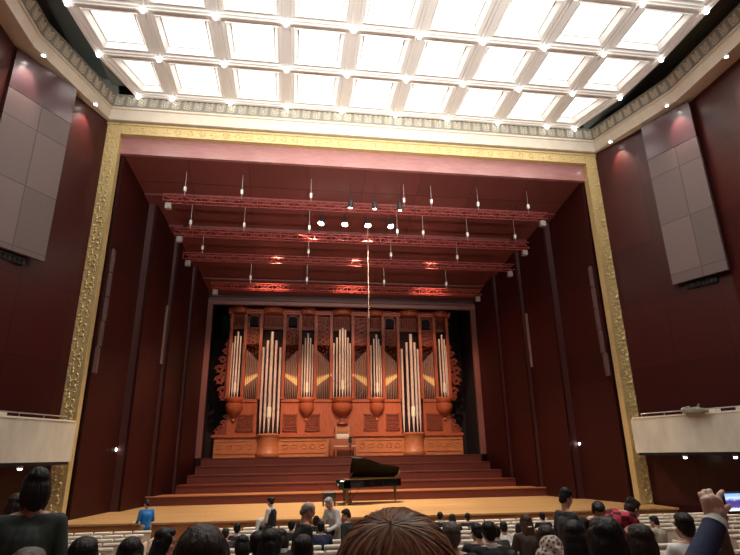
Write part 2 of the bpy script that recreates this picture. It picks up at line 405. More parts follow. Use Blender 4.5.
# taupe panels and black boxes below them
def slab(name, a, b, z0, z1, m, th=.12): return uvplane(name, a, b, z0, z1, m, th)
M_gloss = mat('glossy aubergine veneer', (.085,.03,.035), .22, noise=.1, scale=2)
def hang_panel(sx, p0, p1, za, zb, side):
    e = empty('acoustic_panel', (0,0,0))
    a = V((sx*p0[0],p0[1],0)); b = V((sx*p1[0],p1[1],0)); t = (b-a).normalized()
    for q0, q1, z0, z1, m, nm in ((a,b,za,zb,M_grey,'panel_face'),(a,b,zb+.02,15.45,M_gloss,'upper_veneer')):
        A, B = ((q1.x,q1.y),(q0.x,q0.y)) if sx < 0 else ((q0.x,q0.y),(q1.x,q1.y))
        o = slab(nm, A, B, z0, z1, m, .14); o.parent = e
    MB().tube([(a.x+.15*sx,a.y+.05,11.5),(a.x+.4*sx,a.y+.35,11.5)], .03, 6).build('wall_bracket', M_blackm, e)
    tag(e, 'taupe jointed acoustic panel hanging high on the %s wall' % side, 'wall panel', 'taupe wall panels')
    mid = (a+b)/2; ang = math.atan2(t.y, t.x)
    q = empty('wall_speaker', (mid.x, mid.y+.1, za-.02), ang if sx > 0 else ang+PI)
    MB().bbox(-.6,.6,.02,.22,-.26,-.02,.03).build('cabinet', M_blackm, q)
    gm = MB()
    for i in range(7): gm.box(-.53+i*.16,-.45+i*.16,-.0,.02,-.22,-.06)
    gm.build('grille', M_dark, q)
    tag(q, 'flat black speaker box directly below the taupe panel on the %s wall' % side, 'speaker', 'black boxes under the wall panels')
hang_panel(-1, (11.66,-2.2), (12.85,-4.25), 8.42, 13.9, 'left')
hang_panel(1, (11.95,-2.5), (12.72,-4.45), 8.2, 13.8, 'right')

# ---------------------------------------------------------------- balconies
def balcony(sx, side):
    e = empty('balcony', (0,0,1.9)); tag(e, 'cream marble side balcony with a thin rail on the %s wall' % side, 'balcony', 'side balconies')
    P = [(sx*10.25,-.9),(sx*11.75,-5.0),(sx*11.75,-14)]; W = [(sx*11.3,-.3),(sx*12.95,-4.35),(sx*12.95,-14)]
    mb = MB()
    def strip(offs, z0, z1):
        vs = []; pts = []
        for i, (x,y) in enumerate(P):
            pts.append((x+sx*offs, y-.0))
        q = [(x,y,z) for z in (z0,z1) for x,y in P] + [(x,y,z) for z in (z0,z1) for x,y in pts]
        n = 3
        return mb.add(q, [(0,1,4,3),(1,2,5,4),(6,7,10,9),(7,8,11,10),(3,4,10,9),(4,5,11,10),(0,1,7,6),(1,2,8,7),(0,3,9,6),(2,5,11,8)])
    strip(.16, 0, 1.26)
    mb.add([(P[0][0],P[0][1],0),(P[0][0],P[0][1],1.26),(W[0][0],W[0][1],1.26),(W[0][0],W[0][1],0),(P[0][0],P[0][1]+.14,0),(P[0][0],P[0][1]+.14,1.26),(W[0][0],W[0][1]+.14,1.26),(W[0][0],W[0][1]+.14,0)],
           [(0,1,2,3),(4,5,6,7),(0,1,5,4),(3,2,6,7),(1,2,6,5),(0,3,7,4)])
    mb.build('parapet', M_marble, e)
    m = MB(); q = [(p[0]-sx*.03,p[1],z) for z in (1.26,1.31) for p in P]+[(p[0]+sx*.2,p[1],z) for z in (1.26,1.31) for p in P]
    m.add(q, [(0,1,4,3),(1,2,5,4),(6,7,10,9),(7,8,11,10),(3,4,10,9),(4,5,11,10),(0,1,7,6),(1,2,8,7),(0,3,9,6),(2,5,11,8)]); m.build('coping', M_seatt, e)
    m = MB(); q = [(p[0]+sx*.02,p[1],z) for z in (-.1,0) for p in P]+[(p[0],p[1],z) for z in (-.1,0) for p in W]
    m.add(q, [(0,1,4,3),(1,2,5,4),(6,7,10,9),(7,8,11,10),(3,4,10,9),(4,5,11,10),(0,1,7,6),(1,2,8,7),(0,3,9,6),(2,5,11,8)]); m.build('slab', M_dark, e)  # black slab colour paints in the shadow under the balcony
    m = MB(); rp = [V((p[0]+sx*.1,p[1],1.43)) for p in P]; rp[0] = rp[0]+(rp[1]-rp[0])*.06; m.tube(rp, .02, 8); m.build('handrail', M_steel, e)
    for k in range(9):
        t = .3+k*.95; L = (V(P[1])-V(P[0])).length
        q = V(P[0]).lerp(V(P[1]), t/L) if t < L else V((P[1][0],P[1][1]-(t-L)))
        MB().tube([(q.x+sx*.1,q.y,1.3),(q.x+sx*.1,q.y,1.43)], .014, 6).build('rail_post', M_steel, e)
    return P
for sx, s_ in ((-1,'left'),(1,'right')): balcony(sx, s_)
for x, y, w in ((-11.02,-2.5,'left balcony, nearer the gilded post'),(-11.6,-3.6,'left balcony, further from the stage'),(10.97,-2.5,'right balcony, nearer the gilded post'),(11.75,-3.9,'right balcony, further from the stage')):
    e = empty('soffit_light', (x,y,1.80)); tag(e, 'round white lamp glowing under the '+w, 'soffit light', 'lamps under the side balconies')
    MB().lathe([(.05,-.08),(.075,-.06),(.08,0),(.0,0)],n=16).build('housing', M_white, e)
    MB().ell((0,0,-.07),(.065,.065,.05)).build('lens', M_lamps, e, True)
    l = spot('lamp_beam', (0,0,-.14), (0,0,-3), 25, 1.5, .8, (1,.7,.6)); l.parent = e
# coat draped over right rail, pale programmes on the ledges
e = empty('folded_coat', (11.05,-3.35,3.2)); tag(e, 'grey coat lying over the rail of the right balcony', 'coat')
m = MB(); m.cap((-.42,.0,.10),(.1,-.05,.13),.07,.09); m.cap((.0,-.05,.12),(.46,-.15,.06),.1,.07); m.cap((-.44,0,.15),(-.2,0,.22),.05,.05); m.cap((.1,0,.1),(.16,0,.3),.06,.035); m.cap((-.3,0,.05),(.3,-.1,.04),.09,.09)
ob = objmesh('cloth_body', m.remesh('coat', .02, 5), mat('grey green cloth', (.26,.25,.2), .9, noise=.3, scale=12), e); ob.rotation_euler = (0,0,-1.15)
m = MB(); m.cap((-.44,0,.16),(-.36,0,.19),.045,.04); o2 = m.build('collar', M_seatt, e, True); o2.rotation_euler = (0,0,-1.15)
def bseats(sx, ts, side):
    for i, t in enumerate(ts):
        a, b = V((sx*10.25,-.9)), V((sx*11.75,-5.0)); q = a.lerp(b, t)
        e = empty('balcony_chair', (q.x+sx*.52,q.y,1.905), -PI/2*sx + .35*sx)
        tag(e, 'cream seat top behind the %s balcony rail, %s from the stage' % (side, ORD[i]), 'seat', 'seats in the %s balcony' % side)
        MB().bbox(-.24,.24,-.06,.0,.45,1.46,.02).build('backrest', M_seatt, e); MB().bbox(-.24,.24,0,.3,.4,.5,.02).build('seat_cushion', M_seatf, e)
        for xx in (-.2,.2): MB().box(xx-.02,xx+.02,-.04,.0,0,.45).build('leg', M_blackm, e)
bseats(-1, (.55,.8), 'left'); bseats(1, (.42,.62,.85), 'right')

# ================================================================ THE STAGE
o = MB().prism([(-10.95,-1.05),(-6,-1.4),(0,-1.52),(6,-1.6),(10.95,-1.7),(10.95,.2),(10.6,.2),(10.6,13.2),(-10.6,13.2),(-10.6,.2),(-10.95,.2)], -.06, 0).build('floor_stage', M_stage)
struct(o, 'pale golden boarded stage floor', 'stage floor')
mb = MB().prism([(-10.9,-1.0),(-6,-1.35),(0,-1.47),(6,-1.55),(10.9,-1.65),(10.9,.1),(-10.9,.1)], -1.0, -.06)
struct(mb.build('trim_6', M_sfront), 'orange brown stage front below the boards', 'stage front')
RY = [5.0,6.15,7.3,8.45,9.6]; RX = [9.15,8.1,7.85,7.7,7.62]; RZ = [.39,.76,1.14,1.52,1.9]
M_riser_o = M_riser
for i in range(5):
    y1 = 13.0; x = RX[i]; z0 = 0 if i == 0 else RZ[i-1]; z1 = RZ[i]-.04
    e = empty('choir_riser', (0,RY[i],z0))
    tag(e, ('lowest and widest' if i == 0 else 'topmost, under the organ,' if i == 4 else ORD[i]+' lowest')+' dark red wooden tier across the back of the stage', 'riser', 'tiers below the organ')
    y2 = RY[i+1] if i < 4 else 13.0; D = y2-RY[i]
    e.location = (0,RY[i],0)
    f = uvplane('riser_face', (-x,0), (x,0), z0, z1, M_riser, -.06); f.parent = e
    pl = [(-x,.07),(x,.07),(x,D),(-x,D)] if i else [(-x,.07),(x,.07),(x,.10),(8.76,.2),(8.76,D),(-8.76,D),(-8.76,.2),(-x,.12)]
    MB().prism(pl, .004, z1).build('riser_body', M_riser, e)
    pl = [(a_,max(b_,-.03) if b_ > .08 else -.03) for a_, b_ in pl]
    MB().prism(pl, z1+.001, z1+.04).build('tread', M_tread if i else mat('lowest tread oak', (.42,.16,.06), .4), e)

# stage side walls, saw-toothed panels
SW = [((10.5,.3),(10.0,2.95)),((9.62,2.95),(9.2,5.2)),((8.95,5.2),(8.62,7.4)),((8.4,7.4),(8.05,9.55))]
for sx, nm in ((-1,'left'),(1,'right')):
    for k, (a, b) in enumerate(SW):
        A, B = (sx*a[0],a[1]), (sx*b[0],b[1])
        if sx > 0: A, B = B, A
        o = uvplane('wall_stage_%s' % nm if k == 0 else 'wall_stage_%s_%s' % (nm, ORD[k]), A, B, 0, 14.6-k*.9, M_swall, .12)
        struct(o, '%s tall dark red panel of the %s stage wall counted from the front' % (ORD[k], nm))
        if k < 3:
            c = SW[k+1][0]; o = MB().box(sx*b[0],sx*c[0],b[1]-.02,b[1]+.1,0,14.3-k*.9).build('trim_%d' % (10+k+(3 if sx > 0 else 0)), mat('panel end', (.06,.018,.016), .4))
            struct(o, 'narrow lighter return between %s stage panels' % nm, 'trim')
        struct(MB().box(sx*(b[0]+.2),sx*10.8,b[1]+.1,b[1]+.2,0,15).build('wall_baffle', M_dark), 'black masking behind the %s stage panels' % nm)
    struct(MB().box(sx*10.9,sx*11.05,.3,13.3,0,15.3).build('wall_outer_'+nm, M_dark), 'dark outer stage wall on the %s' % nm)
    # stage side door
    e = empty('door_1' if sx < 0 else 'door_2', (sx*10.06,2.55,0), math.atan2(2.65,-.5*sx)-PI/2 if 0 else 0); struct(e, 'dark door in the %s stage wall' % nm, 'door')
    a, b = V((10.5,.3)), V((10.0,2.95)); t = (b-a).normalized(); n2 = V((-abs(t.y),-abs(t.x)*1.0))
    e.location = (sx*(a.x+t.x*1.55), a.y+t.y*1.55, 0); ang = math.atan2(t.y, sx*t.x); e.rotation_euler = (0,0,ang)
    off = .025 if sx > 0 else -.025
    MB().box(-.5,.5,min(0,off),max(0,off),0.01,2.1).build('door_leaf', mat('door veneer', (.05,.012,.01), .4), e)
    fm = MB(); fm.box(-.58,-.5,off*2,0,0.01,2.18).box(.5,.58,off*2,0,0.01,2.18).box(-.58,.58,off*2,0,2.1,2.18); fm.build('door_frame', M_dark, e)
    MB().tube([(.4,off*2.4,1.0),(.4,off*2.4,1.15)], .012, 6).build('door_handle', M_steel, e)
    # lit lamp and pilot on wall
    def onwall(tt, z, inn=.03):
        p = a+(b-a)*tt; nn = V((-t.y, t.x)) if t.x < 0 else V((-t.y,t.x)); nn = V((-abs(t.y), -abs(t.x)))
        return V((sx*(p.x+nn.x*inn), p.y+nn.y*inn, z))
    p = onwall(.96, 2.31, .04); g = empty('wall_lamp', p); tag(g, 'tiny white lit lamp on the %s stage wall above the door' % nm, 'wall lamp', 'white lamps on the stage walls')
    MB().box(-.02,.03*1,-.05,.05,-.06,.06).build('mount', M_blackm, g); MB().ell((-sx*.04,-.03,0),(.07,.07,.07)).build('lens', M_lamps, g, True)
    p = onwall(.58, 1.42, .03); g = MB().ell((0,0,0),(.03,.03,.03)).build('pilot_light', M_red if sx > 0 else M_lamps if 0 else M_steel, None, True, p)
    tag(g, 'tiny %s dot of light low on the %s stage wall' % ('red' if sx > 0 else 'grey', nm), 'indicator light')
    p = onwall(.6, 5.7, .03); g = MB().ell((0,0,0),(.03,.03,.03)).build('wall_sensor', M_white, None, True, p); tag(g, 'tiny white sensor midway up the %s stage wall' % nm, 'sensor')
    # segmented line speakers
    e = empty('column_speaker', onwall(.09, 5.0, .12)); tag(e, 'tall thin jointed column speaker on the %s stage wall beside the gilded post' % nm, 'speaker', 'column speakers')
    z = 0.0
    for k in range(5):
        h = 1.0; sh = -.03*max(0, 2-k)**2
        MB().bbox(-.09,.09,-.09+sh,.09+sh,z+.01,z+h-.03,.015).build('speaker_module', mat('speaker mesh', (.13,.075,.07), .6), e); MB().box(-.02,.02,-.02+sh,.02+sh,z+h-.04,z+h+.02).build('hinge', M_steel, e); z += h
    for k, (yy, xx, z0, z1) in enumerate(((5.0,9.06,6.1,8.9),(7.2,8.59,5.9,8.3))):
        o = MB().bbox(sx*xx-.05, sx*xx+.05, yy-.06, yy+.02, z0, z1, .01).build('slot_speaker', mat('slot speaker grille', (.22,.12,.10), .6))
        tag(o, 'slim pale strip on the %s stage wall, %s from the organ' % (nm, 'second' if k == 0 else 'nearest'), 'wall strip', 'slim strips on the %s stage wall' % nm)

# frame before the organ and the niche
e = empty('trim_20', (0,9.7,0)); struct(e, 'dusky frame round the organ niche', 'frame'); M_fr = mat('niche frame wood', (.19,.075,.065), .45, noise=.1)
for sx in (-1,1): MB().bbox(sx*7.66,sx*8.02,-.1,.15,1.91,10.3,.02).build('jamb', M_fr, e)
MB().bbox(-8.02,8.02,-.12,.15,10.3,10.52,.02).build('head', M_fr, e); MB().bbox(-8.0,8.0,-.04,.15,10.52,10.7,.02).build('head_upper', mat('niche frame upper', (.15,.035,.03), .5), e)
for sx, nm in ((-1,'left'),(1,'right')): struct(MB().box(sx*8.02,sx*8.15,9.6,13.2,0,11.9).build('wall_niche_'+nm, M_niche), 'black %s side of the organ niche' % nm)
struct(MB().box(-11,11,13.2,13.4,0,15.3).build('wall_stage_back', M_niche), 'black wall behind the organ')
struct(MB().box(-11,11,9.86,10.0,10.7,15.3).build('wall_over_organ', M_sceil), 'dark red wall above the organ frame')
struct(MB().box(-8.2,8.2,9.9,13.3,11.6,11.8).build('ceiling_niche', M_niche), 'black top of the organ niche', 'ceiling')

# stage ceiling: stepped reflector panels
CP = [(.3,14.2,2.35,13.51),(2.35,13.42,4.3,12.83),(4.3,12.72,6.4,12.1),(6.4,12.0,8.3,11.48),(8.3,11.38,9.85,10.95)]
for k, (ya, za, yb, zb) in enumerate(CP):
    bm = bmesh.new(); uvl = bm.loops.layers.uv.new('UVMap'); X = 10.9 if k == 0 else 10.6
    c = [bm.verts.new(p) for p in [(-X,ya,za),(X,ya,za),(X,yb,zb),(-X,yb,zb),(-X,ya,za+.45),(X,ya,za+.45),(X,yb,zb+.45),(-X,yb,zb+.45)]]
    for idx in ((0,1,2,3),(7,6,5,4),(0,4,5,1),(1,5,6,2),(2,6,7,3),(3,7,4,0)):
        f = bm.faces.new([c[i] for i in idx])
        for lp in f.loops: lp[uvl].uv = (lp.vert.co.x, lp.vert.co.y+lp.vert.co.z)
    bmesh.ops.recalc_face_normals(bm, faces=bm.faces)
    me = bpy.data.meshes.new('ceiling_reflector'); bm.to_mesh(me); bm.free(); me.materials.append(M_sceil); o = bpy.data.objects.new('ceiling_reflector', me); COL.objects.link(o)
    struct(o, '%s dark red reflector of the stepped stage ceiling from the front' % ORD[k], 'ceiling')
struct(MB().box(-11,11,.3,13.4,15.3,15.4).build('ceiling_stage', M_dark), 'black roof over the stage', 'ceiling')

# trusses
def truss(y, z, hw, n, hoists, wh, zt):
    e = empty('lighting_truss', (0,y,z)); 
    tag(e, 'red lattice lighting truss hung across the stage, '+wh, 'truss', 'trusses over the stage')
    a = .15; m = MB()
    for dy in (-a,a):
        for dz in (-a,a): m.tube([(-hw,dy,dz),(hw,dy,dz)], .021, 6)
    m.build('chord', M_truss, e)
    m = MB(); st = 2*hw/n
    for i in range(n):
        x0 = -hw+i*st; x1 = x0+st; f = 1 if i % 2 else -1
        m.tube([(x0,-a,-a*f),(x1,-a,a*f)], .014, 4, cap=False); m.tube([(x0,a,a*f),(x1,a,-a*f)], .014, 4, cap=False)
        m.tube([(x0,-a*f,-a),(x1,a*f,-a)], .014, 4, cap=False); m.tube([(x0,-a,-a),(x0,-a,a)], .012, 4, cap=False); m.tube([(x0,-a,-a),(x0,a,-a)], .012, 4, cap=False)
    m.build('lattice', M_truss, e)
    for hx in hoists:
        h = empty('hoist', (hx,0,a), parent=e)
        MB().tube([(0,0,.02),(0,0,zt)], .012, 5).build('chain', M_steel, h)
        MB().bbox(-.05,.05,-.05,.05,.24,.46,.012).build('hoist_motor', M_white, h)
    for sx in (-1,1): MB().bbox(sx*hw-.1*sx,sx*(hw-.35),-.1,.1,-.5,-.22,.02).build('junction_box', mat('junction grey', (.3,.26,.25), .5), e)
    return e
HX = (-7.91,-5.48,-2.43,1.85,3.15,5.41,7.9)
T1 = truss(1.0, 12.62, 8.75, 44, HX, 'nearest the audience', 1.19)
T2 = truss(2.8, 11.82, 8.55, 43, HX, 'second from the audience', 1.31)
T3 = truss(4.6, 11.3, 8.45, 42, (-7.6,-2.4,1.85,5.4), 'third from the audience', 1.18)
T4 = truss(6.9, 10.55, 7.4, 37, (-5.4,-2.4,1.85,5.4), 'furthest back above the organ front', 1.17)
def stage_spot(x, y, z, wh, tgt, en, lens=.09, size=1.0, col=(1,.80,.60), grp='bright spotlights over the stage'):
    e = empty('stage_spotlight', (x,y,z)); tag(e, wh, 'spotlight', grp)
    d = (V(tgt)-V((x,y,z))).normalized(); q = d.to_track_quat('-Z','Y')
    b = MB().lathe([(.07,.3),(.11,.26),(.12,.0),(.13,-.02),(.11,-.02)],n=16).build('housing', M_blackm, e, True); b.rotation_mode = 'QUATERNION'; b.rotation_quaternion = q
    l = MB().ell((0,0,-.01),(lens,lens,lens*.6)).build('lens', M_lamp, e, True); l.rotation_mode = 'QUATERNION'; l.rotation_quaternion = q
    MB().tube([(0,0,.2),(0,0,1.17)], .015, 6).build('yoke', M_blackm, e)
    s = spot('lamp_beam', (x,y,z), tgt, en, size, .5, col); s.location = d*.15; s.parent = e
for k, x in enumerate((-1.9,-.77,.33,1.44)):
    stage_spot(x, 2.3, 12.36, 'bright spotlight hanging behind the front truss, %s from the left of four' % ORD[k], (x*3.4,1.2 if k % 2 else 3.2,0), 2100, .14, 1.25)
for k, x in enumerate((-.66,.44,1.6)):
    stage_spot(x, .8, 12.55, 'small spotlight on the front truss, %s from the left of three' % ORD[k], (x*2,7,1), 1200, .085, 1.1, grp='small spotlights on the front truss')

# hanging microphone cable
e = empty('hanging_microphone', (.42,3,7.9)); tag(e, 'thin cable with a microphone hanging down before the organ', 'microphone')
MB().tube([(0,0,.1),(0,0,5.2)], .012, 5).build('cable', mat('pale cable', (.35,.22,.18), .6), e); MB().lathe([(.01,-.1),(.025,-.09),(.025,.08),(.01,.11)],n=10).build('capsule', M_blackm, e)

# ================================================================ PIPE ORGAN
OY = 11.6
org = empty('pipe_organ', (-.08,OY,1.906)); tag(org, 'carved oak pipe organ with tin pipes filling the back of the stage', 'organ')
def ob(m, name, mt, parent=org, smooth=False):
    m.xf(Matrix.Translation((0,-OY,-1.906))) if parent is org else None
    return m.build(name, mt, parent, smooth)
m = MB().box(-7.15,7.15,OY-.55,OY+1.4,1.908,2.98)
for x0, x1 in ((-7.1,-4.95),(-3.5,-.9),(.9,3.5),(4.95,7.1)):
    m.box(x0,x1,OY-.59,OY-.55,2.1,2.18).box(x0,x1,OY-.59,OY-.55,2.76,2.84)
    n = int((x1-x0)/.5)
    for i in range(n):
        cx = x0+(i+.5)*(x1-x0)/n; m.lathe([(.13,0),(.1,.03),(.03,.05)], n=8) if 0 else m.tube([(cx+.16*math.cos(a),OY-.57,2.46+.12*math.sin(a)) for a in [j*PI/4 for j in range(9)]], .018, 4)
ob(m, 'organ_base', M_oak3)
m = MB()
for z0, z1, d in ((2.98,3.06,.66),(3.06,3.12,.6)): m.box(-7.3,-4.85,OY-d,OY+.2,z0,z1).box(-3.6,3.6,OY-d,OY+.2,z0,z1).box(4.85,7.2,OY-d,OY+.2,z0,z1)
ob(m, 'base_moulding', M_oak)
m = MB().box(-6.55,-4.9,OY-.35,OY+.9,3.12,5.0).box(-3.55,3.55,OY-.35,OY+.9,3.12,5.0).box(4.9,6.55,OY-.35,OY+.9,3.12,5.0)
ob(m, 'lower_case', M_oak)
def panel(cx, w, z0, z1, y):
    m = MB(); 
    for a, b, c, d in ((cx-w/2,cx+w/2,z0,z0+.07),(cx-w/2,cx+w/2,z1-.07,z1),(cx-w/2,cx-w/2+.07,z0,z1),(cx+w/2-.07,cx+w/2,z0,z1)): m.box(a,b,y-.06,y,c,d)
    m.box(cx-w/2+.07,cx+w/2-.07,y-.02,y,z0+.07,z1-.07)
    for i in range(4):
        for j in range(4):
            px = cx-w/2+.07+(i+.5)*(w-.14)/4; pz = z0+.07+(j+.5)*(z1-z0-.14)/4; r = min(w,z1-z0)/12
            m.tube([(px+r*math.cos(a),y-.035,pz+r*math.sin(a)) for a in [q*PI/3 for q in range(7)]], .02, 4)
    return ob(m, 'carved_panel', M_oak2)
for cx, w in ((-5.55,.95),(-3.0,.8),(-1.7,.85),(1.7,.85),(3.0,.8),(5.55,.95)): panel(cx, w, 3.3, 4.25, OY-.36)
# bands above lower case
m = MB()
for a, b in ((-6.6,-4.9),(-3.55,3.55),(4.9,6.6)): m.box(a,b,OY-.42,OY+.1,4.94,5.04).box(a,b,OY-.40,OY+.1,5.04,5.10)
ob(m, 'impost_moulding', M_oak)
POSTS = [.66,1.61,2.54,3.49,4.88,5.8,6.63]; POSTS = sorted([-p for p in POSTS]+POSTS)
for x in POSTS:
    w = .085; zb = 5.1
    m = MB().bbox(x-w,x+w,OY-.42,OY-.1,zb,10.16,.02); m.box(x-w*.45,x+w*.45,OY-.45,OY-.42,zb+.2,10.0); m.bbox(x-w-.03,x+w+.03,OY-.46,OY-.1,9.7,9.85,.02); m.bbox(x-w-.02,x+w+.02,OY-.45,OY-.1,zb,zb+.14,.02)
    ob(m, 'case_post', M_oak)
m = MB()   # back of case
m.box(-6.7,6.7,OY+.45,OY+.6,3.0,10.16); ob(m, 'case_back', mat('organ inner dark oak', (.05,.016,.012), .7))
m = MB()
for z0, z1, d in ((10.16,10.28,.5),(10.28,10.4,.62),(10.4,10.46,.7)): m.box(-6.85,6.85,OY-d,OY+.6,z0,z1)
for x in (0,-2.1,2.1,-4.2,4.2,-6.2,6.2):
    r = .55 if abs(x) in (0,4.2) else .42
    m.lathe([(r,10.16),(r+.05,10.28),(r+.12,10.40),(r+.14,10.46)], (x,OY-.42,0), 16, PI, 2*PI)
ob(m, 'cornice', mat('organ cornice oak', (.34,.085,.045), .45, noise=.2))
# pipes
def pipe(x, y, r, zf, zm, zt, gild, mouth=True, mat2=None, gh=.22):
    """zf foot tip, zm mouth height, zt top"""
    p = MB().lathe([(r*.3,zf),(r,zm-.10),(r,zm-.02),(r*.86,zm),(r*.86,zm+.12),(r,zm+.16),(r,zt),(r*.9,zt+.0)], n=12)
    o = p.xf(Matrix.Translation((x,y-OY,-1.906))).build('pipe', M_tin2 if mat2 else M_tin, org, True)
    q = MB(); w = r*(1.15 if gild else .8 if mat2 is None else 1.05); h = .55 if gild else gh
    q.add([(x-w,y-OY-r*.62,zm-.08-1.906),(x+w,y-OY-r*.62,zm-.08-1.906),(x+w*.95,y-OY-r*.66,zm+h*.55-1.906),(x,y-OY-r*1.05,zm+h-1.906),(x-w*.95,y-OY-r*.66,zm+h*.55-1.906),(x,y-OY-r*1.2,zm-.08-1.906),(x,y-OY-r*1.3,zm+h*.5-1.906)],
          [(0,5,6,4),(5,1,2,6),(6,2,3),(4,6,3)])
    if gild:
        q = MB().lathe([(r*1.0,zm-.14),(r*1.35,zm-.12),(r*1.35,zm+.40),(r*1.0,zm+.44)], n=12); q.xf(Matrix.Translation((x,y-OY,-1.906)))
    q.build('pipe_mouth', M_mouth if gild else (mat2 or M_tin), o, False)
def tower(cx, hw, n, zt, zm, zf, drop, fwd):
    for i in range(n):
        u = (i-(n-1)/2)/((n-1)/2); x = cx+u*hw; y = OY-.30-fwd*(1-u*u); k = abs(i-(n-1)/2)
        r = hw/n*.74 if k else hw/n*.92
        pipe(x, y, r, zf, zm+ (.0 if k == 0 else .12*k), zt-drop[int(k)], k == 0)
tower(0, .50, 7, 9.3, 5.75, 5.2, (0,.08,.55,.85), .42)
for sx in (-1,1):
    tower(sx*2.08, .30, 5, 8.95, 5.6, 5.2, (0,.25,.6), .34)
    tower(sx*6.2, .32, 5, 9.0, 5.6, 5.2, (0,.25,.6), .34)
    tower(sx*4.2, .50, 5, 9.0, 4.2, 3.2, (0,.5,.85), .4)
    for a, b, hi in ((.82,1.46,'far'),(2.70,3.33,'near'),(5.02,5.65,'far')):
        n = 7
        for i in range(n):
            u = i/(n-1); x = sx*(a+u*(b-a)); tall = u if hi == 'far' else 1-u
            r = (b-a)/n*.52
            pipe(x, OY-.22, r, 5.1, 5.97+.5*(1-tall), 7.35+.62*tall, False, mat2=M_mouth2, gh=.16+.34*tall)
        # pierced tracery over flat
    for a, b, opening in ((.75,1.53,False),(2.62,3.41,True),(4.96,5.72,True)):
        m = MB(); zt = 9.38 if opening else 10.1
        m.box(sx*a,sx*b,OY-.2,OY-.14,8.35,zt)
        for k in range(26 if not opening else 20):
            t = k/(25 if not opening else 19); zz = 7.7+t*(zt-7.75); amp = (b-a)/2*.85; xx = sx*((a+b)/2+amp*math.sin(k*2.1)*.8); r = .09+.03*math.sin(k*1.3)
            m.tube([(xx+r*(1-.08*j)*math.cos(j*.75),OY-.24,zz+r*(1-.08*j)*math.sin(j*.75)) for j in range(9)], .022, 4)
        m.box(sx*(a+.1),sx*(b-.1),OY-.25,OY-.2,9.0,9.05); m.box(sx*a,sx*b,OY-.26,OY-.14,zt-.08,zt)
        ob(m, 'carved_tracery', M_oak2)
        if opening:
            m = MB(); cx = (a+b)/2; w = .26; pts = [(-w,0),(w,0)]+[(w*math.cos(t),.42+.16*math.sin(t)) for t in [q*PI/8 for q in range(9)]]
            M = Matrix.Translation((sx*cx,OY-.2,9.5)) @ Matrix.Rotation(PI/2,4,'X'); m.prism(pts, 0, .03); m.xf(M); ob(m, 'arch_opening_shade', M_dark)  # flat black plate, its colour stands in for the dark of an opening
            m = MB(); m.box(sx*a,sx*(cx-w),OY-.2,OY-.16,9.38,10.16).box(sx*(cx+w),sx*b,OY-.2,OY-.16,9.38,10.16); m.box(sx*a,sx*b,OY-.2,OY-.16,10.06,10.16); ob(m, 'spandrel', M_oak2)
    # head of towers behind pipes
for x, w in ((0,.57),(-2.08,.44),(2.08,.44),(-4.2,.66),(4.2,.66),(-6.2,.4),(6.2,.4)):
    m = MB(); m.box(x-w,x+w,OY+.0,OY+.06,9.3,10.16)
    for k in range(8): 
        xx = x-w+(k+.5)*2*w/8; m.tube([(xx,OY-.05,10.1),(xx+.05,OY-.06,9.75),(xx-.03,OY-.05,9.5)], .03, 4)
    ob(m, 'tower_head', M_oak2)
# corbels under towers
for x, r in ((0,.62),(-2.08,.45),(2.08,.45),(-6.2,.5),(6.2,.5)):
    pr = [(.02,3.78),(.10,3.84),(.12,3.95),(.07,4.02),(.12,4.08),(r*.45,4.18),(r*.85,4.38),(r,4.62),(r*.98,4.80),(r*.8,4.86),(r*.95,4.95),(r,5.04),(r,5.16),(r*.9,5.2)]
    ob(MB().lathe(pr, (x,OY-.35,0), 24), 'corbel', M_oak, smooth=True)
for sx in (-1,1):
    pr = [(.66,1.942),(.68,2.1),(.62,2.16),(.60,2.9),(.66,3.0),(.70,3.1),(.60,3.16),(.1,3.2)]
    ob(MB().lathe(pr, (sx*4.2,OY-.42,0), 24), 'pedestal', M_oak3, smooth=True)
    # carved side wings
    m = MB(); rnd = random.Random(3)
    for cx, cz, r in ((6.95,5.6,.28),(7.15,6.2,.3),(7.2,6.85,.28),(7.05,7.4,.24),(6.9,7.9,.2),(6.8,8.3,.15),(6.95,6.5,.2),(6.85,7.0,.2),(6.9,5.2,.2)):
        for rr in (r, r*.6):
            m.tube([(sx*(cx+rr*(1-.05*j)*math.cos(j*.6)),OY-.1,cz+rr*(1-.05*j)*math.sin(j*.6)) for j in range(12)], .045, 5)
        for q in range(5): a = q*1.26; m.tube([(sx*(cx+.3*r*math.cos(a)),OY-.1,cz+.3*r*math.sin(a)),(sx*(cx+r*math.cos(a+.4)),OY-.1,cz+r*math.sin(a+.4))], .03, 4)
    m.box(sx*6.7,sx*6.85,OY-.14,OY-.06,5.1,8.6); ob(m, 'carved_wing', M_oak2)
    m = MB()
    for cx, cz, r in ((6.85,3.4,.25),(7.05,3.3,.17),(6.7,3.75,.2),(6.62,4.1,.14)):
        m.tube([(sx*(cx+r*(1-.06*j)*math.cos(j*.6)),OY-.2,cz+r*(1-.06*j)*math.sin(j*.6)) for j in range(13)], .06, 5)
        m.lathe([(.02,-.05),(r*.5,-.03),(r*.5,.03),(.02,.05)], n=8) if 0 else None
    m.prism([(0,0),(.75,0),(.55,.25),(.3,.4),(.12,.9),(0,1.1)], -.04, .04)
    nv = 12; 
    for i in range(len(m.v)-nv, len(m.v)):
        x, y, z = m.v[i]; m.v[i] = (sx*(6.5+x), OY-.2+z, 3.12+y)
    ob(m, 'scroll_bracket', M_oak2)
# gilt stars beside the central tower
m = MB()
for sx in (-1,1):
    for a in range(6): m.tube([(sx*.66,OY-.47,6.5),(sx*.66+.14*math.cos(a*PI/3),OY-.47,6.5+.14*math.sin(a*PI/3))], .015, 4, .004)
ob(m, 'gilt_star', M_mouth)
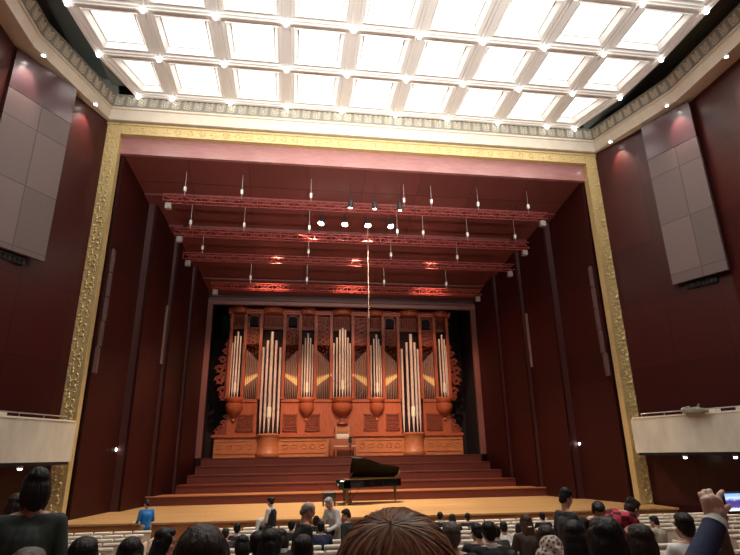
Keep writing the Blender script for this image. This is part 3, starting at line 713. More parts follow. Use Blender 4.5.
# console
c = empty('console', (0,-.6,0), parent=org)
M_con = mat('console oak', (.30,.09,.045), .4, noise=.2)
MB().bbox(-.72,.72,-.5,.15,0.01,.95,.02).build('console_case', M_con, c)
MB().bbox(-.42,.42,-.1,.15,.95,1.75,.02).build('stop_panel', mat('console upper oak', (.36,.15,.09), .4), c)
m = MB()
for k in range(4): m.box(-.35,.35,-.42+k*.1,-.32+k*.1,.95+k*.07,.99+k*.07)
m.build('manual', M_ivory, c)
m = MB(); m.box(-.3,.3,-.14,-.11,1.32,1.6); m.build('music_desk', M_oak3, c)
m = MB()
for sx in (-1,1):
    for k in range(5): m.lathe([(.02,0),(.022,.02),(.01,.03)], (sx*.35,-.12,1.02+k*.12), 8)
m.build('stop_knob', M_ivory, c)
m = MB(); m.lathe([(.35,0),(.3,.1),(.12,.2),(.02,.28)], (0,0,1.75), 16); m.build('pediment', M_oak2, c)
bn = empty('organ_bench', (0,OY-1.45,1.9)); tag(bn, 'low oak bench with a pale top before the organ console', 'bench')
MB().bbox(-.62,.62,-.16,.16,.5,.56,.015).build('seat', mat('bench top', (.62,.42,.32), .35), bn)
for sx in (-1,1): MB().bbox(sx*.55,sx*.49,-.14,.14,0,.5,.01).build('leg', M_con, bn)
st = empty('music_stand', (.25,OY-1.75,1.9)); tag(st, 'small dark stand before the organ bench', 'stand')
MB().tube([(0,0,.02),(0,0,.75)], .02, 6).build('pole', M_blackm, st); MB().box(-.1,.1,-.03,.0,.7,1.0).build('desk', M_blackm, st); MB().lathe([(.15,0),(.13,.02),(.02,.03)],n=12).build('base', M_blackm, st)

# ================================================================ GRAND PIANO
pn = empty('grand_piano', (-.78,2.68,0), .0); tag(pn, 'black concert grand piano with raised lid on the stage', 'piano')
out = [(.02,0),(.55,0),(.85,.04),(1.15,.16),(1.45,.36),(1.75,.52),(2.1,.60),(2.4,.68),(2.58,.85),(2.64,1.1),(2.58,1.35),(2.42,1.5),(.02,1.5)]
m = MB().prism(out, .68, .99); m.build('rim', M_black, pn)
inn = [(x*.96+.06,y*.93+.05) for x,y in out]; MB().prism(inn, .991, 1.0).build('soundboard', M_brass, pn)
kb = MB().bbox(-.2,.25,.04,1.46,.62,.74,.015).build('key_bed', M_black, pn)
for y0, y1 in ((-.0,.07),(1.43,1.5)): MB().bbox(-.2,.3,y0,y1,.62,.95,.015).build('cheek_block', M_black, pn)
MB().box(-.14,.02,.08,1.42,.741,.765).build('white_keys', M_ivory, pn)
m = MB()
for k in range(50):
    if k % 7 in (2,6): continue
    y = .1+k*.0262; m.box(-.06,.02,y,y+.012,.765,.78)
m.build('black_keys', M_black, pn)
MB().bbox(.02,.05,.07,1.43,.77,.97,.01).build('fallboard', M_black, pn)
m = MB(); m.add([(.3,.35,1.0),(.3,1.15,1.0),(.42,1.15,1.25),(.42,.35,1.25),(.33,.35,1.0),(.33,1.15,1.0),(.45,1.15,1.25),(.45,.35,1.25)],[(0,1,2,3),(7,6,5,4),(0,4,5,1),(3,2,6,7),(0,3,7,4),(1,5,6,2)]); m.build('music_desk', M_black, pn)
# lid: hinged along the far (bass) side
ld = empty('lid', (0,1.5,1.005), parent=pn); 
lm = MB().prism([(x,y-1.5) for x,y in out if x > .4] + [(.45,0)] if 0 else [(.38,-1.5),(.55,-1.5)]+[(x,y-1.5) for x,y in out[2:-1]]+[(.38,0)], 0, .03); lid = lm.build('lid_board', M_black, ld)
fl = MB().prism([(.02,-1.5),(.37,-1.5),(.37,0),(.02,0)], .0, .03); 
ld.rotation_euler = (-math.radians(34),0,0)
fl.xf(Matrix.Translation((0,0,.0))); f2 = MB().prism([(.38,-1.5),(.70,-1.5),(.70,0),(.38,0)], .032, .055).build('front_flap', M_black, ld)
MB().tube([(.62,.12,1.0),(.55,.28,1.74)], .012, 6).build('lid_prop', M_black, pn)
def pleg(x, y):
    e = MB().lathe([(.035,.09),(.045,.14),(.04,.3),(.065,.5),(.085,.6),(.085,.68)], (x,y,0), 12).build('leg', M_black, pn, True)
    MB().lathe([(.02,.0),(.045,.01),(.045,.08),(.02,.09)], (x,y,0.002), 10).build('caster', M_brass, e)
pleg(.15,.15); pleg(.15,1.35); pleg(2.35,1.05)
m = MB(); m.tube([(.35,.65,.68),(.35,.65,.12)], .015, 6).tube([(.35,.85,.68),(.35,.85,.12)], .015, 6).bbox(.25,.42,.58,.92,.06,.14,.01).tube([(.35,.75,.14),(.8,.75,.66)], .01, 5); m.build('pedal_lyre', M_black, pn)
m = MB()
for y in (.66,.75,.84): m.box(.12,.27,y-.015,y+.015,.07,.085)
m.build('pedals', M_brass, pn)
e = empty('piano_stool', (-1.36,2.9,0)); tag(e, 'square black piano stool left of the grand piano', 'stool')
MB().bbox(-.28,.28,-.2,.2,.44,.55,.03).build('seat', M_blackm, e)
MB().bbox(-.26,.26,-.18,.18,.32,.44,.01).build('apron', M_black, e)
for x in (-.23,.23):
    for y in (-.15,.15): MB().bbox(x-.03,x+.03,y-.03,y+.03,0,.32,.005).build('leg', M_black, e)

# ================================================================ CAMERA
CP_ = V((-2.9674,-20.7747,1.9964)); cr = V((.990106,-.139611,-.0140766)); cu = V((-.030772,-.313911,.948953)); cf = V((.136903,.939132,.315102))
cam_d = bpy.data.cameras.new('camera'); cam = bpy.data.objects.new('camera', cam_d); COL.objects.link(cam)
cam_d.sensor_width = 36; cam_d.lens = 36*531.8/740; cam_d.clip_start = .05; cam_d.clip_end = 200
Mx = Matrix.Identity(4)
for i in range(3): Mx[i][0] = cr[i]; Mx[i][1] = cu[i]; Mx[i][2] = -cf[i]; Mx[i][3] = CP_[i]
cam.matrix_world = Mx; sc.camera = cam
def inview(P, mg=12):
    d = V(P)-CP_; z = d.dot(cf)
    if z < .2: return False
    x = 370+531.8*d.dot(cr)/z; y = 277.5-531.8*d.dot(cu)/z
    return -mg < x < 740+mg and y < 555+mg

# ================================================================ SEATS
def make_seat():
    e = empty('auditorium_seat')
    m = MB().bbox(-.24,.24,-.03,.02,.30,.80,.015); m.xf(Matrix.Rotation(-.0,4,'X')); m.build('backrest', M_seatw, e)
    MB().bbox(-.245,.245,-.05,.05,.80,.88,.02).build('headrest', M_seatt, e)
    MB().bbox(-.22,.22,.02,.07,.42,.79,.02).build('back_cushion', M_seatf, e)
    MB().bbox(-.22,.22,.05,.48,.38,.46,.03).build('seat_cushion', M_seatf, e)
    for s in (-1,1):
        a = MB().bbox(s*.262-.018,s*.262+.018,-.03,.42,.10,.60,.01).build('side_panel', M_seatw, e)
        MB().bbox(s*.262-.02,s*.262+.02,-.0,.40,.60,.64,.01).build('armrest', M_seatt, a)
    MB().bbox(-.05,.05,.08,.3,0,.38,.01).build('pedestal', M_blackm, e)
    return e
seat0 = make_seat(); used = [False]
BL = [('left block',[-7.25-.545*i for i in range(7)][::-1]),('centre block',[(-9.5+i)*.545 for i in range(20)]),('right block',[7.15+.545*i for i in range(9)])]
def put_seat(x, y, label, group):
    o = seat0 if not used[0] else copy_tree(seat0); used[0] = True
    o.location = (x, y, hfloor(y)+.004); tag(o, label, 'seat', group); return o
ROWY = [-2.7-.9*k for k in range(20)]
nseat = 0; seatpos = []
cands = []
for k in range(10):
    y = ROWY[k]
    for bn_, xs_ in BL:
        for i, x in enumerate(xs_):
            lim = 11.2 + min(1.0, max(0, (-y-.0)*.3)) - .55
            if abs(x) > lim: continue
            if abs(x) > 10.3 and y > -2.0: continue
            if inview((x,y,hfloor(y)+.88)): cands.append((k,i,bn_,x,y,len(xs_)))
cands = cands[:292]
for k, i, bn_, x, y, n in cands:
    if bn_ == 'centre block' :
        who = ('%s from its left end' % ORD[i]) if i < 10 else ('%s from its right end' % ORD[n-1-i])
    elif bn_ == 'left block': who = '%s from the aisle' % ORD[n-1-i]
    else: who = '%s from the aisle' % ORD[i]
    rw = 'front row' if k == 0 else '%s row from the stage' % ORD[k]
    put_seat(x, y, 'cream seat, %s, %s, %s' % (bn_, rw, who), 'cream seats in rows'); seatpos.append((x,y))

# ================================================================ PEOPLE
SK = mat('skin', (.60,.34,.24), .5, noise=.08, scale=8); SK2 = mat('skin deeper', (.38,.20,.13), .5)
def cloth(n, c, **k): return mat('cloth '+n, c, .85, noise=k.get('noise',.15), scale=k.get('scale',14), bump=.15)
C_black = cloth('black', (.012,.011,.013)); C_navy = cloth('navy', (.018,.026,.075)); C_white = cloth('white', (.72,.70,.66), noise=.04)
C_blue = cloth('blue', (.02,.18,.50)); C_grey = cloth('grey', (.045,.043,.045)); C_beige = cloth('beige', (.42,.36,.28)); C_dgreen = cloth('dark green', (.03,.04,.035)); C_brown = cloth('brown', (.06,.03,.02)); C_khaki = cloth('khaki', (.35,.27,.18)); C_cyan = cloth('pale cyan', (.30,.5,.52)); C_cream = cloth('cream', (.6,.55,.45)); C_dred = cloth('dark red', (.12,.015,.02))
def hairm(n, c):
    m = mat('hair '+n, c, .5, spec=.3, noise=.4, scale=40, bump=.7, stretch=(1,1,.15)); return m
H_black = hairm('black', (.012,.010,.009)); H_dark = hairm('dark brown', (.028,.017,.012)); H_brown = hairm('brown', (.07,.035,.02)); H_grey = hairm('grey', (.20,.18,.165)); H_white = hairm('white', (.55,.54,.52)); H_gb = hairm('grey brown', (.11,.085,.07))

def headM(p):
    yaw, pit = p.get('hy',0), p.get('hp',0)
    return Matrix.Rotation(yaw,4,'Z') @ Matrix.Rotation(pit,4,'X')
SIT = dict(pel=(0,0,.52), chest=(0,-.03,.86), neck=(0,-.02,1.00), head=(0,.015,1.150), sh=.185, shz=.955,
           hipx=.09, knee=(.12,.44,.50), ank=(.12,.40,.10), toe=(.13,.56,.05), el=(.25,.06,.70), wr=(.13,.27,.60), palm=(.08,.33,.60))
STD = dict(pel=(0,0,.93), chest=(0,-.01,1.26), neck=(0,.0,1.44), head=(0,.02,1.60), sh=.19, shz=1.39,
           hipx=.09, knee=(.10,.03,.49), ank=(.10,-.02,.10), toe=(.11,.14,.05), el=(.25,-.03,1.10), wr=(.26,.07,.86), palm=(.26,.11,.78))
BODY = {}
def lean_fn(base, lean, side=0):
    pel = V(base['pel']); R = Matrix.Rotation(-lean,4,'X') @ Matrix.Rotation(side,4,'Y')
    return lambda p: pel + (R @ (V(p)-pel))
def figure(key, base, lean=0, arms=None, head=None, vox=.011, side=0, hands=True, fem=False, coat=False, heavy=1.0):
    """returns dict of shared meshes: body, top, trousers, shoes, hair variants built in the same frame"""
    if key in BODY: return BODY[key]
    B = dict(base); F = lean_fn(B, lean, side); head = head or {}
    hm = Matrix.Translation(F(B['head'])) @ Matrix.Rotation(-lean*.55,4,'X') @ headM(head)
    arms = arms or {}
    J = {}
    for s in (-1,1):
        sh = F((s*B['sh'], B['chest'][1]-.0, B['shz'])); a = arms.get(s)
        if a: el, wr = V(a[0]), V(a[1]); d = (wr-el).normalized(); pm = V(a[2]) if len(a) > 2 else wr+d*.07
        else:
            el, wr, pm = [F((s*B[k][0], B[k][1], B[k][2])) for k in ('el','wr','palm')]
        J[s] = (sh, el, wr, pm)
    f = .92 if fem else 1.0
    # body (skin) : head, face, neck, trunk, limbs, fingers as one surface
    m = MB()
    H = lambda c, r, n=12: m.ell(c, r, n, hm)
    H((0,-.012,.035),(.074,.092,.082),16); H((0,.03,-.045),(.056,.058,.068),14); H((0,.055,-.085),(.03,.026,.024)); H((0,.088,-.012),(.012,.02,.022)); H((0,.098,-.022),(.013,.012,.010))
    H((0,.08,-.055),(.024,.012,.008)); H((0,.078,.022),(.05,.014,.010)); 
    for s in (-1,1): H((s*.079,-.008,-.008),(.010,.020,.030)); H((s*.030,.076,.004),(.014,.012,.009)); H((s*.038,.055,-.035),(.022,.025,.022))
    nk = F(B['neck']); m.cap(nk-V((0,.01,.03)), hm @ V((0,-.02,-.05)), .056*f, .052*f)
    ch = F(B['chest']); pel = V(B['pel'])
    RL = Matrix.Rotation(-lean,4,'X')
    m.cap(pel, pel.lerp(ch,.5), .125, .115*f); m.cap(pel.lerp(ch,.45), ch, .11*f, .125*f)
    for s in (-1,1):
        m.cap(ch+V((0,0,.0)), J[s][0]-V((s*.03,0,0)), .10, .055)
        m.cap(nk, J[s][0], .05, .048)
        sh, el, wr, pm = J[s]
        m.cap(sh, el, .046, .037); m.cap(el, wr, .036, .025)
        hip = pel+V((s*B['hipx'],0,-.02)); kn = V((s*B['knee'][0],B['knee'][1],B['knee'][2])); an = V((s*B['ank'][0],B['ank'][1],B['ank'][2]))
        m.cap(hip, kn, .085, .058); m.cap(kn, an, .055, .038); m.cap(an, V((s*B['toe'][0],B['toe'][1],B['toe'][2])), .036, .028)
        if hands:
            d = (pm-wr).normalized(); up = V((0,0,1)) if abs(d.z) < .8 else V((0,1,0)); w = d.cross(up).normalized(); nrm = w.cross(d).normalized()
            m.cap(wr, pm, .024, .030); m.cap(pm+w*.018-d*.02, pm-w*.018-d*.02, .022, .022)
            for q, L in zip((-1.5,-.5,.5,1.5), (.058,.072,.076,.066)):
                r0 = pm+w*q*.020+d*.012; r1 = r0+d*L*.55-nrm*.012; r2 = r1+d*L*.3-nrm*.035
                m.cap(r0, r1, .0095, .009, 8); m.cap(r1, r2, .009, .0075, 8)
            t0 = pm+w*s*-.026-d*.03; t1 = t0-w*s*.028+d*.035-nrm*.01; t2 = t1+d*.03-nrm*.012
            m.cap(t0, t1, .012, .010, 8); m.cap(t1, t2, .010, .008, 8)
    body = m.remesh('body', .0085 if hands else vox, 2)
    # eyes, brows and lips coloured on the faces of the head
    body.materials.append(None)
    # top garment
    t = MB(); k = heavy
    t.cap(pel+V((0,0,.0 if not coat else -.06)), pel.lerp(ch,.5), .152*k, .138*f*k); t.cap(pel.lerp(ch,.45), ch, .135*f*k, .148*f*k)
    if coat: t.cap(pel+V((-.06,0,-.16)), pel+V((.06,0,-.16)), .15, .15); t.cap(pel+V((0,0,-.1)), pel.lerp(ch,.5), .165, .14)
    for s in (-1,1):
        sh, el, wr, pm = J[s]
        t.cap(ch+V((s*.04,0,.0)), sh-V((s*.02,0,.01)), .125*k, .070); t.cap(nk-V((0,.012,.035)), sh, .060, .062); t.cap(pel.lerp(ch,.3)+V((s*.045,0,0)), ch+V((s*.06,0,0)), .115*k, .12*k)
        t.cap(sh, el, .064, .053); t.cap(el, wr, .052, .040)
        e0 = el.lerp(sh,.12); t.ell((e0.x,e0.y,e0.z),(.06,.06,.055))
    top = t.remesh('top', vox, 4)
    tr = MB()
    for s in (-1,1):
        hip = pel+V((s*B['hipx'],0,-.02)); kn = V((s*B['knee'][0],B['knee'][1],B['knee'][2])); an = V((s*B['ank'][0],B['ank'][1],B['ank'][2]))
        tr.cap(hip, kn, .108, .074); tr.cap(kn, an+V((0,0,.02)), .072, .058); tr.ell(tuple(kn),(.08,.08,.078))
    tr.cap(pel+V((-.06,0,.02)), pel+V((.06,0,.02)), .128, .128)
    trs = tr.remesh('trousers', .014, 4)
    shs = []
    for s in (-1,1):
        q = MB(); an = V((s*B['ank'][0],B['ank'][1],B['ank'][2])); to = V((s*B['toe'][0],B['toe'][1],B['toe'][2]))
        q.cap(an+V((0,-.03,-.035)), to+V((0,.03,.0)), .052, .042); q.cap(an, an+V((0,0,-.04)), .05, .05); shs.append(q.remesh('shoe', .014, 2))
    BODY[key] = dict(body=body, top=top, trousers=trs, shoes=shs, hm=hm, nk=nk, J=J, ch=ch, F=F, pel=pel, f=f)
    return BODY[key]
HAIR = {}
def hair_mesh(style):
    if style in HAIR: return HAIR[style]
    m = MB(); E_ = lambda c, r, n=16: m.ell(c, r, n)
    rnd = random.Random(style)
    if style != 'balding':
        E_((0,-.024,.044),(.083,.090,.086)); E_((0,-.05,.0),(.079,.065,.085)); E_((0,.02,.085),(.066,.062,.045))
    else:
        E_((0,-.055,.005),(.080,.058,.062)); E_((0,-.045,.03),(.082,.06,.05))
    E_((0,-.065,-.04),(.058,.045,.05))
    for s in (-1,1): E_((s*.070,-.018,.02),(.016,.045,.05))
    if style in ('bob','long','wavy'):
        for s in (-1,1): E_((s*.068,-.022,-.03),(.034,.06,.095)); E_((s*.075,.0,.02),(.022,.055,.06))
        E_((0,-.07,-.035),(.09,.05,.11))
    if style in ('long','wavy'):
        E_((0,-.085,-.13),(.098,.045,.15)); 
        for s in (-1,1): E_((s*.075,-.05,-.14),(.035,.05,.13)); E_((s*.05,-.09,-.24),(.05,.03,.08))
    if style == 'bun': E_((0,-.125,.04),(.042,.04,.042)); E_((0,-.1,.03),(.03,.03,.03))
    if style == 'pony': E_((0,-.125,.03),(.03,.03,.03)); m.cap((0,-.125,.03),(0,-.15,-.14),.03,.018)
    if style == 'tousled':
        for k in range(40):
            a = rnd.uniform(0,2*PI); z = rnd.uniform(0,1); r = math.sqrt(1-z*z); p = V((.08*r*math.cos(a), -.03+.085*r*math.sin(a), .045+.082*z)); m.cap(p*.9, p*1.09+V((0,-.01,.004)), .016, .007, 6)
    # locks give the surface its streaks
    for k in range(90):
        a = rnd.uniform(0,2*PI); pts = []
        for j in range(5):
            w = .15+j*.32
            if w > 1.35 and math.sin(a) > .1: break
            pts.append(V((.0845*math.sin(w)*math.cos(a), -.024+.0915*math.sin(w)*math.sin(a), .044+.087*math.cos(w))))
        if style == 'balding': continue
        if len(pts) > 1: m.tube(pts, .006, 5, .003)
    me = m.remesh('hair', .007, 1); HAIR[style] = me; return me
def face_parts(fg, root, hairmat):
    hm = fg['hm']
    for s in (-1,1):
        e = MB().ell((s*.031,.083,.003),(.011,.006,.0065),10,hm).build('eye', mat('eye', (.02,.012,.01), .2), root)
        MB().tube([hm @ V((s*.016,.090,.022)), hm @ V((s*.03,.090,.028)), hm @ V((s*.046,.080,.023))], .004, 5).build('eyebrow', hairmat, root)
    MB().ell((0,.092,-.055),(.022,.006,.006),10,hm).build('lips', mat('lips', (.38,.13,.10), .5), root)
NP = [0]
def person(label, x, y, s, rz, fg, topm, hair, hairm_, bottom=None, group=None, collar=None, skin=None, z=None, glasses=False, shoes=True):
    r = empty('person', (x,y,(hfloor(y) if z is None else z)+.004), rz); r.scale = (s,s,s); tag(r, label, 'person', group)
    b = objmesh('body', fg['body'], skin or SK, r)
    objmesh('top', fg['top'], topm, r); objmesh('trousers', fg['trousers'], bottom or C_black, r)
    for q in fg['shoes']: objmesh('shoe', q, M_blackm, r)
    h = objmesh('hair', hair_mesh(hair), hairm_, r); h.matrix_parent_inverse = Matrix.Identity(4); h.matrix_basis = fg['hm']
    face_parts(fg, r, hairm_)
    if collar:
        nk = fg['nk']; m = MB(); m.lathe([(.062,-.02),(.072,-.02),(.070,.025),(.060,.028)], (0,0,0), 18); m.xf(Matrix.Translation(nk+V((0,-.008,.018)))); m.build('collar', collar, r, True)
    if glasses:
        hm = fg['hm']; m = MB()
        for k in (-1,1):
            m.tube([hm @ V((k*.031+.02*math.cos(a), .098, .002+.015*math.sin(a))) for a in [i*PI/5 for i in range(11)]], .002, 4); m.tube([hm @ V((k*.05,.098,.004)), hm @ V((k*.082,.0,.002))], .002, 4)
        m.build('glasses', M_blackm, r)
    return r
sitA = figure('sitA', SIT, .04)
sitB = figure('sitB', SIT, .14, head=dict(hy=.35, hp=-.15))
sitC = figure('sitC', SIT, .05, head=dict(hy=-.5, hp=-.05))
sitP = figure('sitP', SIT, .02, head=dict(hy=-1.15, hp=-.12))
sitW = figure('sitW', SIT, .10, head=dict(hp=-.3), fem=True)
def seat_under(x, y):
    for a, b in seatpos:
        if abs(a-x) < .3 and abs(b-y) < .35: return a
    return None
SEATED = [
 (-4.22,-16.93,1.02,.0,sitA,C_black,'short',H_black,None,'person with a round black head of short hair among the left foreground, above pale seats'),
 (-4.17,-16.03,1.03,.1,sitA,C_black,'bob',H_black,None,'person with bobbed black hair seen from behind, between the round black head and the profile'),
 (-4.28,-14.23,1.13,-.1,sitP,C_black,'long',H_black,None,'person in black with long dark hair turning right in profile at the left aisle'),
 (-3.26,-18.73,1.00,.0,sitA,C_dgreen,'wavy',H_dark,None,'large head of wavy dark brown hair seen from behind left of centre'),
 (-5.19,-7.03,1.04,0,sitA,C_black,'short',H_black,None,'person with dark hair just showing left above the large wavy haired head'),
 (-4.39,-7.03,1.00,0,sitC,C_grey,'short',H_dark,None,'person with short dark hair just right of the large wavy haired head'),
 (-4.22,-6.13,1.02,0,sitA,C_black,'short',H_black,C_white,'small dark head with bare neck in the front rows, above the left centre seats'),
 (-3.60,-12.43,1.08,.1,sitB,C_black,'bob',H_black,None,'person with a dark rounded bob leaning left, below the small bare necked head'),
 (-3.30,-14.23,1.08,0,sitA,C_black,'short',H_black,None,'person in black with thick black hair below the woman holding a white jacket'),
 (-3.56,-7.03,1.03,.2,sitW,C_brown,'short',H_dark,None,'person with dark brown hair directly beneath the white jacket'),
 (-3.13,-15.13,1.07,-.1,sitC,C_black,'long',H_black,None,'person with long black hair and dark top turned aside, left of the white collar'),
 (-3.04,-11.53,1.15,.5,sitB,C_black,'bob',H_dark,C_white,'woman with dark hair and a white collar facing left'),
 (-2.90,-6.13,1.04,0,sitA,C_black,'short',H_black,None,'small dark head behind the woman with the white collar'),
 (-2.85,-16.03,1.01,0,sitA,C_black,'short',H_black,None,'large shiny black head in front of the standing man in black'),
 (-2.22,-7.03,1.07,0,sitA,C_navy,'short',H_black,None,'person in a dark coat with navy black hair in front of the man in white'),
 (-2.20,-4.33,1.0,0,sitA,C_black,'bob',H_black,None,'small black head between the man in black and the man in white'),
 (1.41,-4.33,1.00,0,sitC,C_black,'short',H_black,C_white,'small dark head with a white collar, leftmost right of the big brown hair'),
 (1.50,-5.23,1.01,0,sitA,C_brown,'bob',H_dark,None,'small dark bobbed head, second to the right of the big brown hair'),
 (2.22,-4.33,.96,0,sitA,C_black,'short',H_black,None,'small dark head over black shoulders, third to the right of the big brown hair'),
 (-1.36,-15.13,1.08,0,sitA,C_black,'short',H_gb,None,'person in black with shining grey brown hair just right of the big brown hair'),
 (.12,-11.53,1.14,0,sitB,C_black,'short',H_black,None,'person with dark hair leaning beside the man in the black suit'),
 (-.33,-13.33,1.12,0,sitA,C_black,'short',H_black,C_white,'man in a black suit with a white collar and short black hair, right of centre'),
 (1.93,-7.93,1.03,0,sitA,C_white,'short',H_black,None,'person in a white shirt with neat black hair, right of the black suit'),
 (1.42,-8.83,1.04,0,sitA,C_dgreen,'short',H_black,None,'dark head squeezed between the black suit and the white shirt'),
 (2.32,-7.93,1.00,0,sitC,C_white,'bob',H_black,None,'person in a white top with a dark bob left of the long brown hair'),
 (1.73,-9.73,1.26,0,sitA,C_brown,'long',H_brown,None,'woman with long straight brown hair and a pale hair clip'),
 (4.12,-5.23,.99,0,sitA,C_black,'short',H_black,None,'small dark head above the patterned scarf'),
 (-.36,-15.13,1.03,.0,sitA,C_black,'bob',H_dark,None,'person in black wrapped in a pale patterned scarf'),
 (-.40,-14.23,.85,0,sitA,C_black,'short',H_black,None,'top of a black head at the bottom edge, below the white shirts'),
 (-.50,-16.03,1.04,.1,sitC,C_black,'long',H_black,None,'person with long black hair at the left of the dark group below the standing man'),
 (-1.26,-17.83,1.01,0,sitA,C_black,'bob',H_black,None,'large very black head of hair in the middle of the dark group'),
 (-.48,-16.93,.99,0,sitA,C_dgreen,'bob',H_dark,None,'large dark head below the red checked shirt'),
 (5.79,-7.93,1.04,.3,sitB,C_beige,'short',H_black,None,'person in a pale beige jacket with black hair right of the checked shirt'),
 (1.20,-15.13,1.09,0,sitA,C_white,'short',H_black,None,'man in a white shirt with a round black head, left of the raised arm'),
 (.84,-16.03,1.01,-.2,sitC,C_black,'long',H_brown,None,'person with dark brown hair just behind the raised arm'),
 (.96,-16.93,.86,0,sitA,C_dgreen,'short',H_black,None,'dark shape of a head at the bottom right corner'),
 (-4.17,-17.83,.97,0,sitA,mat('yellow green scarf', (.30,.28,.10), .8),'short',H_gb,None,'head with a yellowish collar at the bottom left corner'),
]
rootof = {}
occupied = []
for (x,y,s,rz,fg,tm,hs,hmx,col,lab) in SEATED:
    r = person(lab, x, y, s, rz, fg, tm, hs, hmx, collar=col); rootof[lab] = r
    if y < -11: occupied.append((x,y-.17))
# a seat under everyone in the nearer rows
occupied.sort(key=lambda p: (p[1],p[0])); done = []
for x, y in occupied:
    if any(abs(x-a) < .5 and abs(y-b) < .3 for a, b in done): continue
    done.append((x,y)); 
for i, (x, y) in enumerate(done):
    put_seat(x, y, 'pale seat hidden beneath a person in the nearer audience', 'seats under the nearer audience')

# patterned scarf
sx_, sy_ = -.36, -15.13
e = empty('patterned_scarf', (sx_, sy_, hfloor(sy_))); tag(e, 'pale scarf with dark blotched pattern around a head and shoulders', 'scarf')
m = MB(); m.ell((0,-.045,1.14),(.115,.105,.11),16); m.ell((.03,-.06,1.04),(.165,.12,.10),16); m.ell((.10,-.07,1.02),(.09,.10,.10)); m.ell((-.09,-.07,1.05),(.09,.09,.09)); m.cap((.02,-.14,1.12),(.06,-.15,.95),.04,.05)
for k in range(9): a = k*.7; m.cap((.12*math.cos(a),-.06+.10*math.sin(a),1.0),(.09*math.cos(a+.4),-.05+.08*math.sin(a+.4),1.18),.03,.02)
ms = mat('blotched scarf', (.5,.4,.33), .9); nt = ms.node_tree; vo = nt.nodes.new('ShaderNodeTexVoronoi'); vo.inputs['Scale'].default_value = 26; tcx = nt.nodes.new('ShaderNodeTexCoord'); rr = nt.nodes.new('ShaderNodeValToRGB')
rr.color_ramp.elements[0].position = .28; rr.color_ramp.elements[0].color = (.10,.055,.045,1); rr.color_ramp.elements[1].position = .5; rr.color_ramp.elements[1].color = (.60,.48,.40,1)
nt.links.new(tcx.outputs['Object'], vo.inputs['Vector']); nt.links.new(vo.outputs['Distance'], rr.inputs[0]); nt.links.new(rr.outputs[0], nt.nodes['Principled BSDF'].inputs['Base Color'])
objmesh('scarf_cloth', m.remesh('scarf', .01, 4), ms, e)
MB().bbox(-.03,.03,-.105,-.085,1.10,1.115,.004).build('hair_clip', M_seatt, rootof['woman with long straight brown hair and a pale hair clip'])

# ---- standing people
F_blue = figure('blue', STD, .06, {-1:((-.24,.02,1.14),(-.16,.25,1.08)), 1:((.25,.02,1.12),(.10,.26,1.06))}, dict(hp=-.35, hy=.4))
p = person('man in a bright blue long sleeved shirt standing in the left aisle, back turned', -7.31, -2.15, .98, .75, F_blue, C_blue, 'short', H_dark, C_khaki)
e = empty('paper_sheets', (-7.60,-1.98,hfloor(-2.1)+1.05), .6); tag(e, 'white papers held by the man in blue', 'paper')
MB().box(-.13,.11,-.10,.10,0,.006).build('sheet', C_white, e); o = MB().box(-.10,.13,-.08,.12,.008,.013).build('sheet', M_white, e); o.rotation_euler = (0,0,.2)

F_w = figure('usher', STD, .03, {-1:((-.22,.05,1.12),(-.12,.27,1.05)), 1:((.22,.05,1.12),(.05,.28,1.06))}, dict(hp=-.25), fem=True)
p = person('woman in white with a black waistcoat standing before the stage, facing left', -3.50, -3.4, 1.01, 1.15, F_w, C_white, 'bun', H_black, C_black)
m = MB(); m.cap((0,-.015,.98),(0,-.015,1.20),.145,.152); 
for s in (-1,1): m.cap((s*.05,-.02,1.0),(s*.07,-.03,1.30),.115,.115)
o = objmesh('waistcoat', m.remesh('waistcoat', .014, 3), C_black, p)
e = empty('white_jacket', (-3.62,-3.35,hfloor(-3.4)+.02), 1.15); tag(e, 'white jacket carried over the arm of the woman in the black waistcoat', 'jacket')
m = MB(); m.cap((-.14,.18,1.10),(.12,.18,1.12),.06,.06); m.cap((-.13,.20,1.06),(-.12,.20,.70),.07,.09); m.cap((.1,.2,1.08),(.08,.2,.66),.07,.10); m.cap((-.02,.22,1.06),(-.0,.22,.72),.07,.09)
objmesh('jacket_cloth', m.remesh('jacket', .014, 4), C_white, e)

F_m = figure('oldblack', STD, .12, None, dict(hp=-.45))
person('grey haired man in a black coat standing with head bowed, facing right', -2.80, -12.6, 1.04, -1.3, F_m, C_black, 'balding', H_grey, C_black)
F_o = figure('oldwhite', STD, .38, {-1:((-.27,.20,1.08),(-.17,.38,.98)), 1:((.27,.22,1.06),(.10,.40,.98))}, dict(hp=-.25), heavy=1.05)
person('white haired man in a loose white shirt bending forward beside the stage', -1.72, -5.6, 1.09, 2.2, F_o, C_white, 'short', H_white, C_beige)
e = empty('black_bag', (-1.96,-5.95,hfloor(-5.9)+1.0), .6); tag(e, 'small black bag in the hands of the man in white', 'bag')
m = MB(); m.cap((-.14,0,0),(.14,0,.02),.07,.06); m.cap((-.1,.02,-.05),(.12,.02,-.04),.06,.06); objmesh('bag_body', m.remesh('bag', .01, 2), C_black, e); MB().tube([(-.1,0,.05),(-.06,0,.14),(.06,0,.14),(.1,0,.06)], .01, 6).build('handle', M_blackm, e)
F_s = figure('side', STD, .10, None, dict(hp=-.3, hy=.5))
person('man in dark clothes stooping between the man in white and the big brown hair', -1.66, -8.1, .98, .9, F_s, C_dgreen, 'short', H_dark, C_black)
F_t = figure('tee', STD, .05, None, dict(hp=-.4, hy=-.2))
tm_ = person('young man in a charcoal tee standing right of centre, looking down to the right', .72, -13.4, 1.05, -1.4, F_t, C_grey, 'short', H_black, C_black, collar=None)
tm_.scale = (.9,.82,1.05)
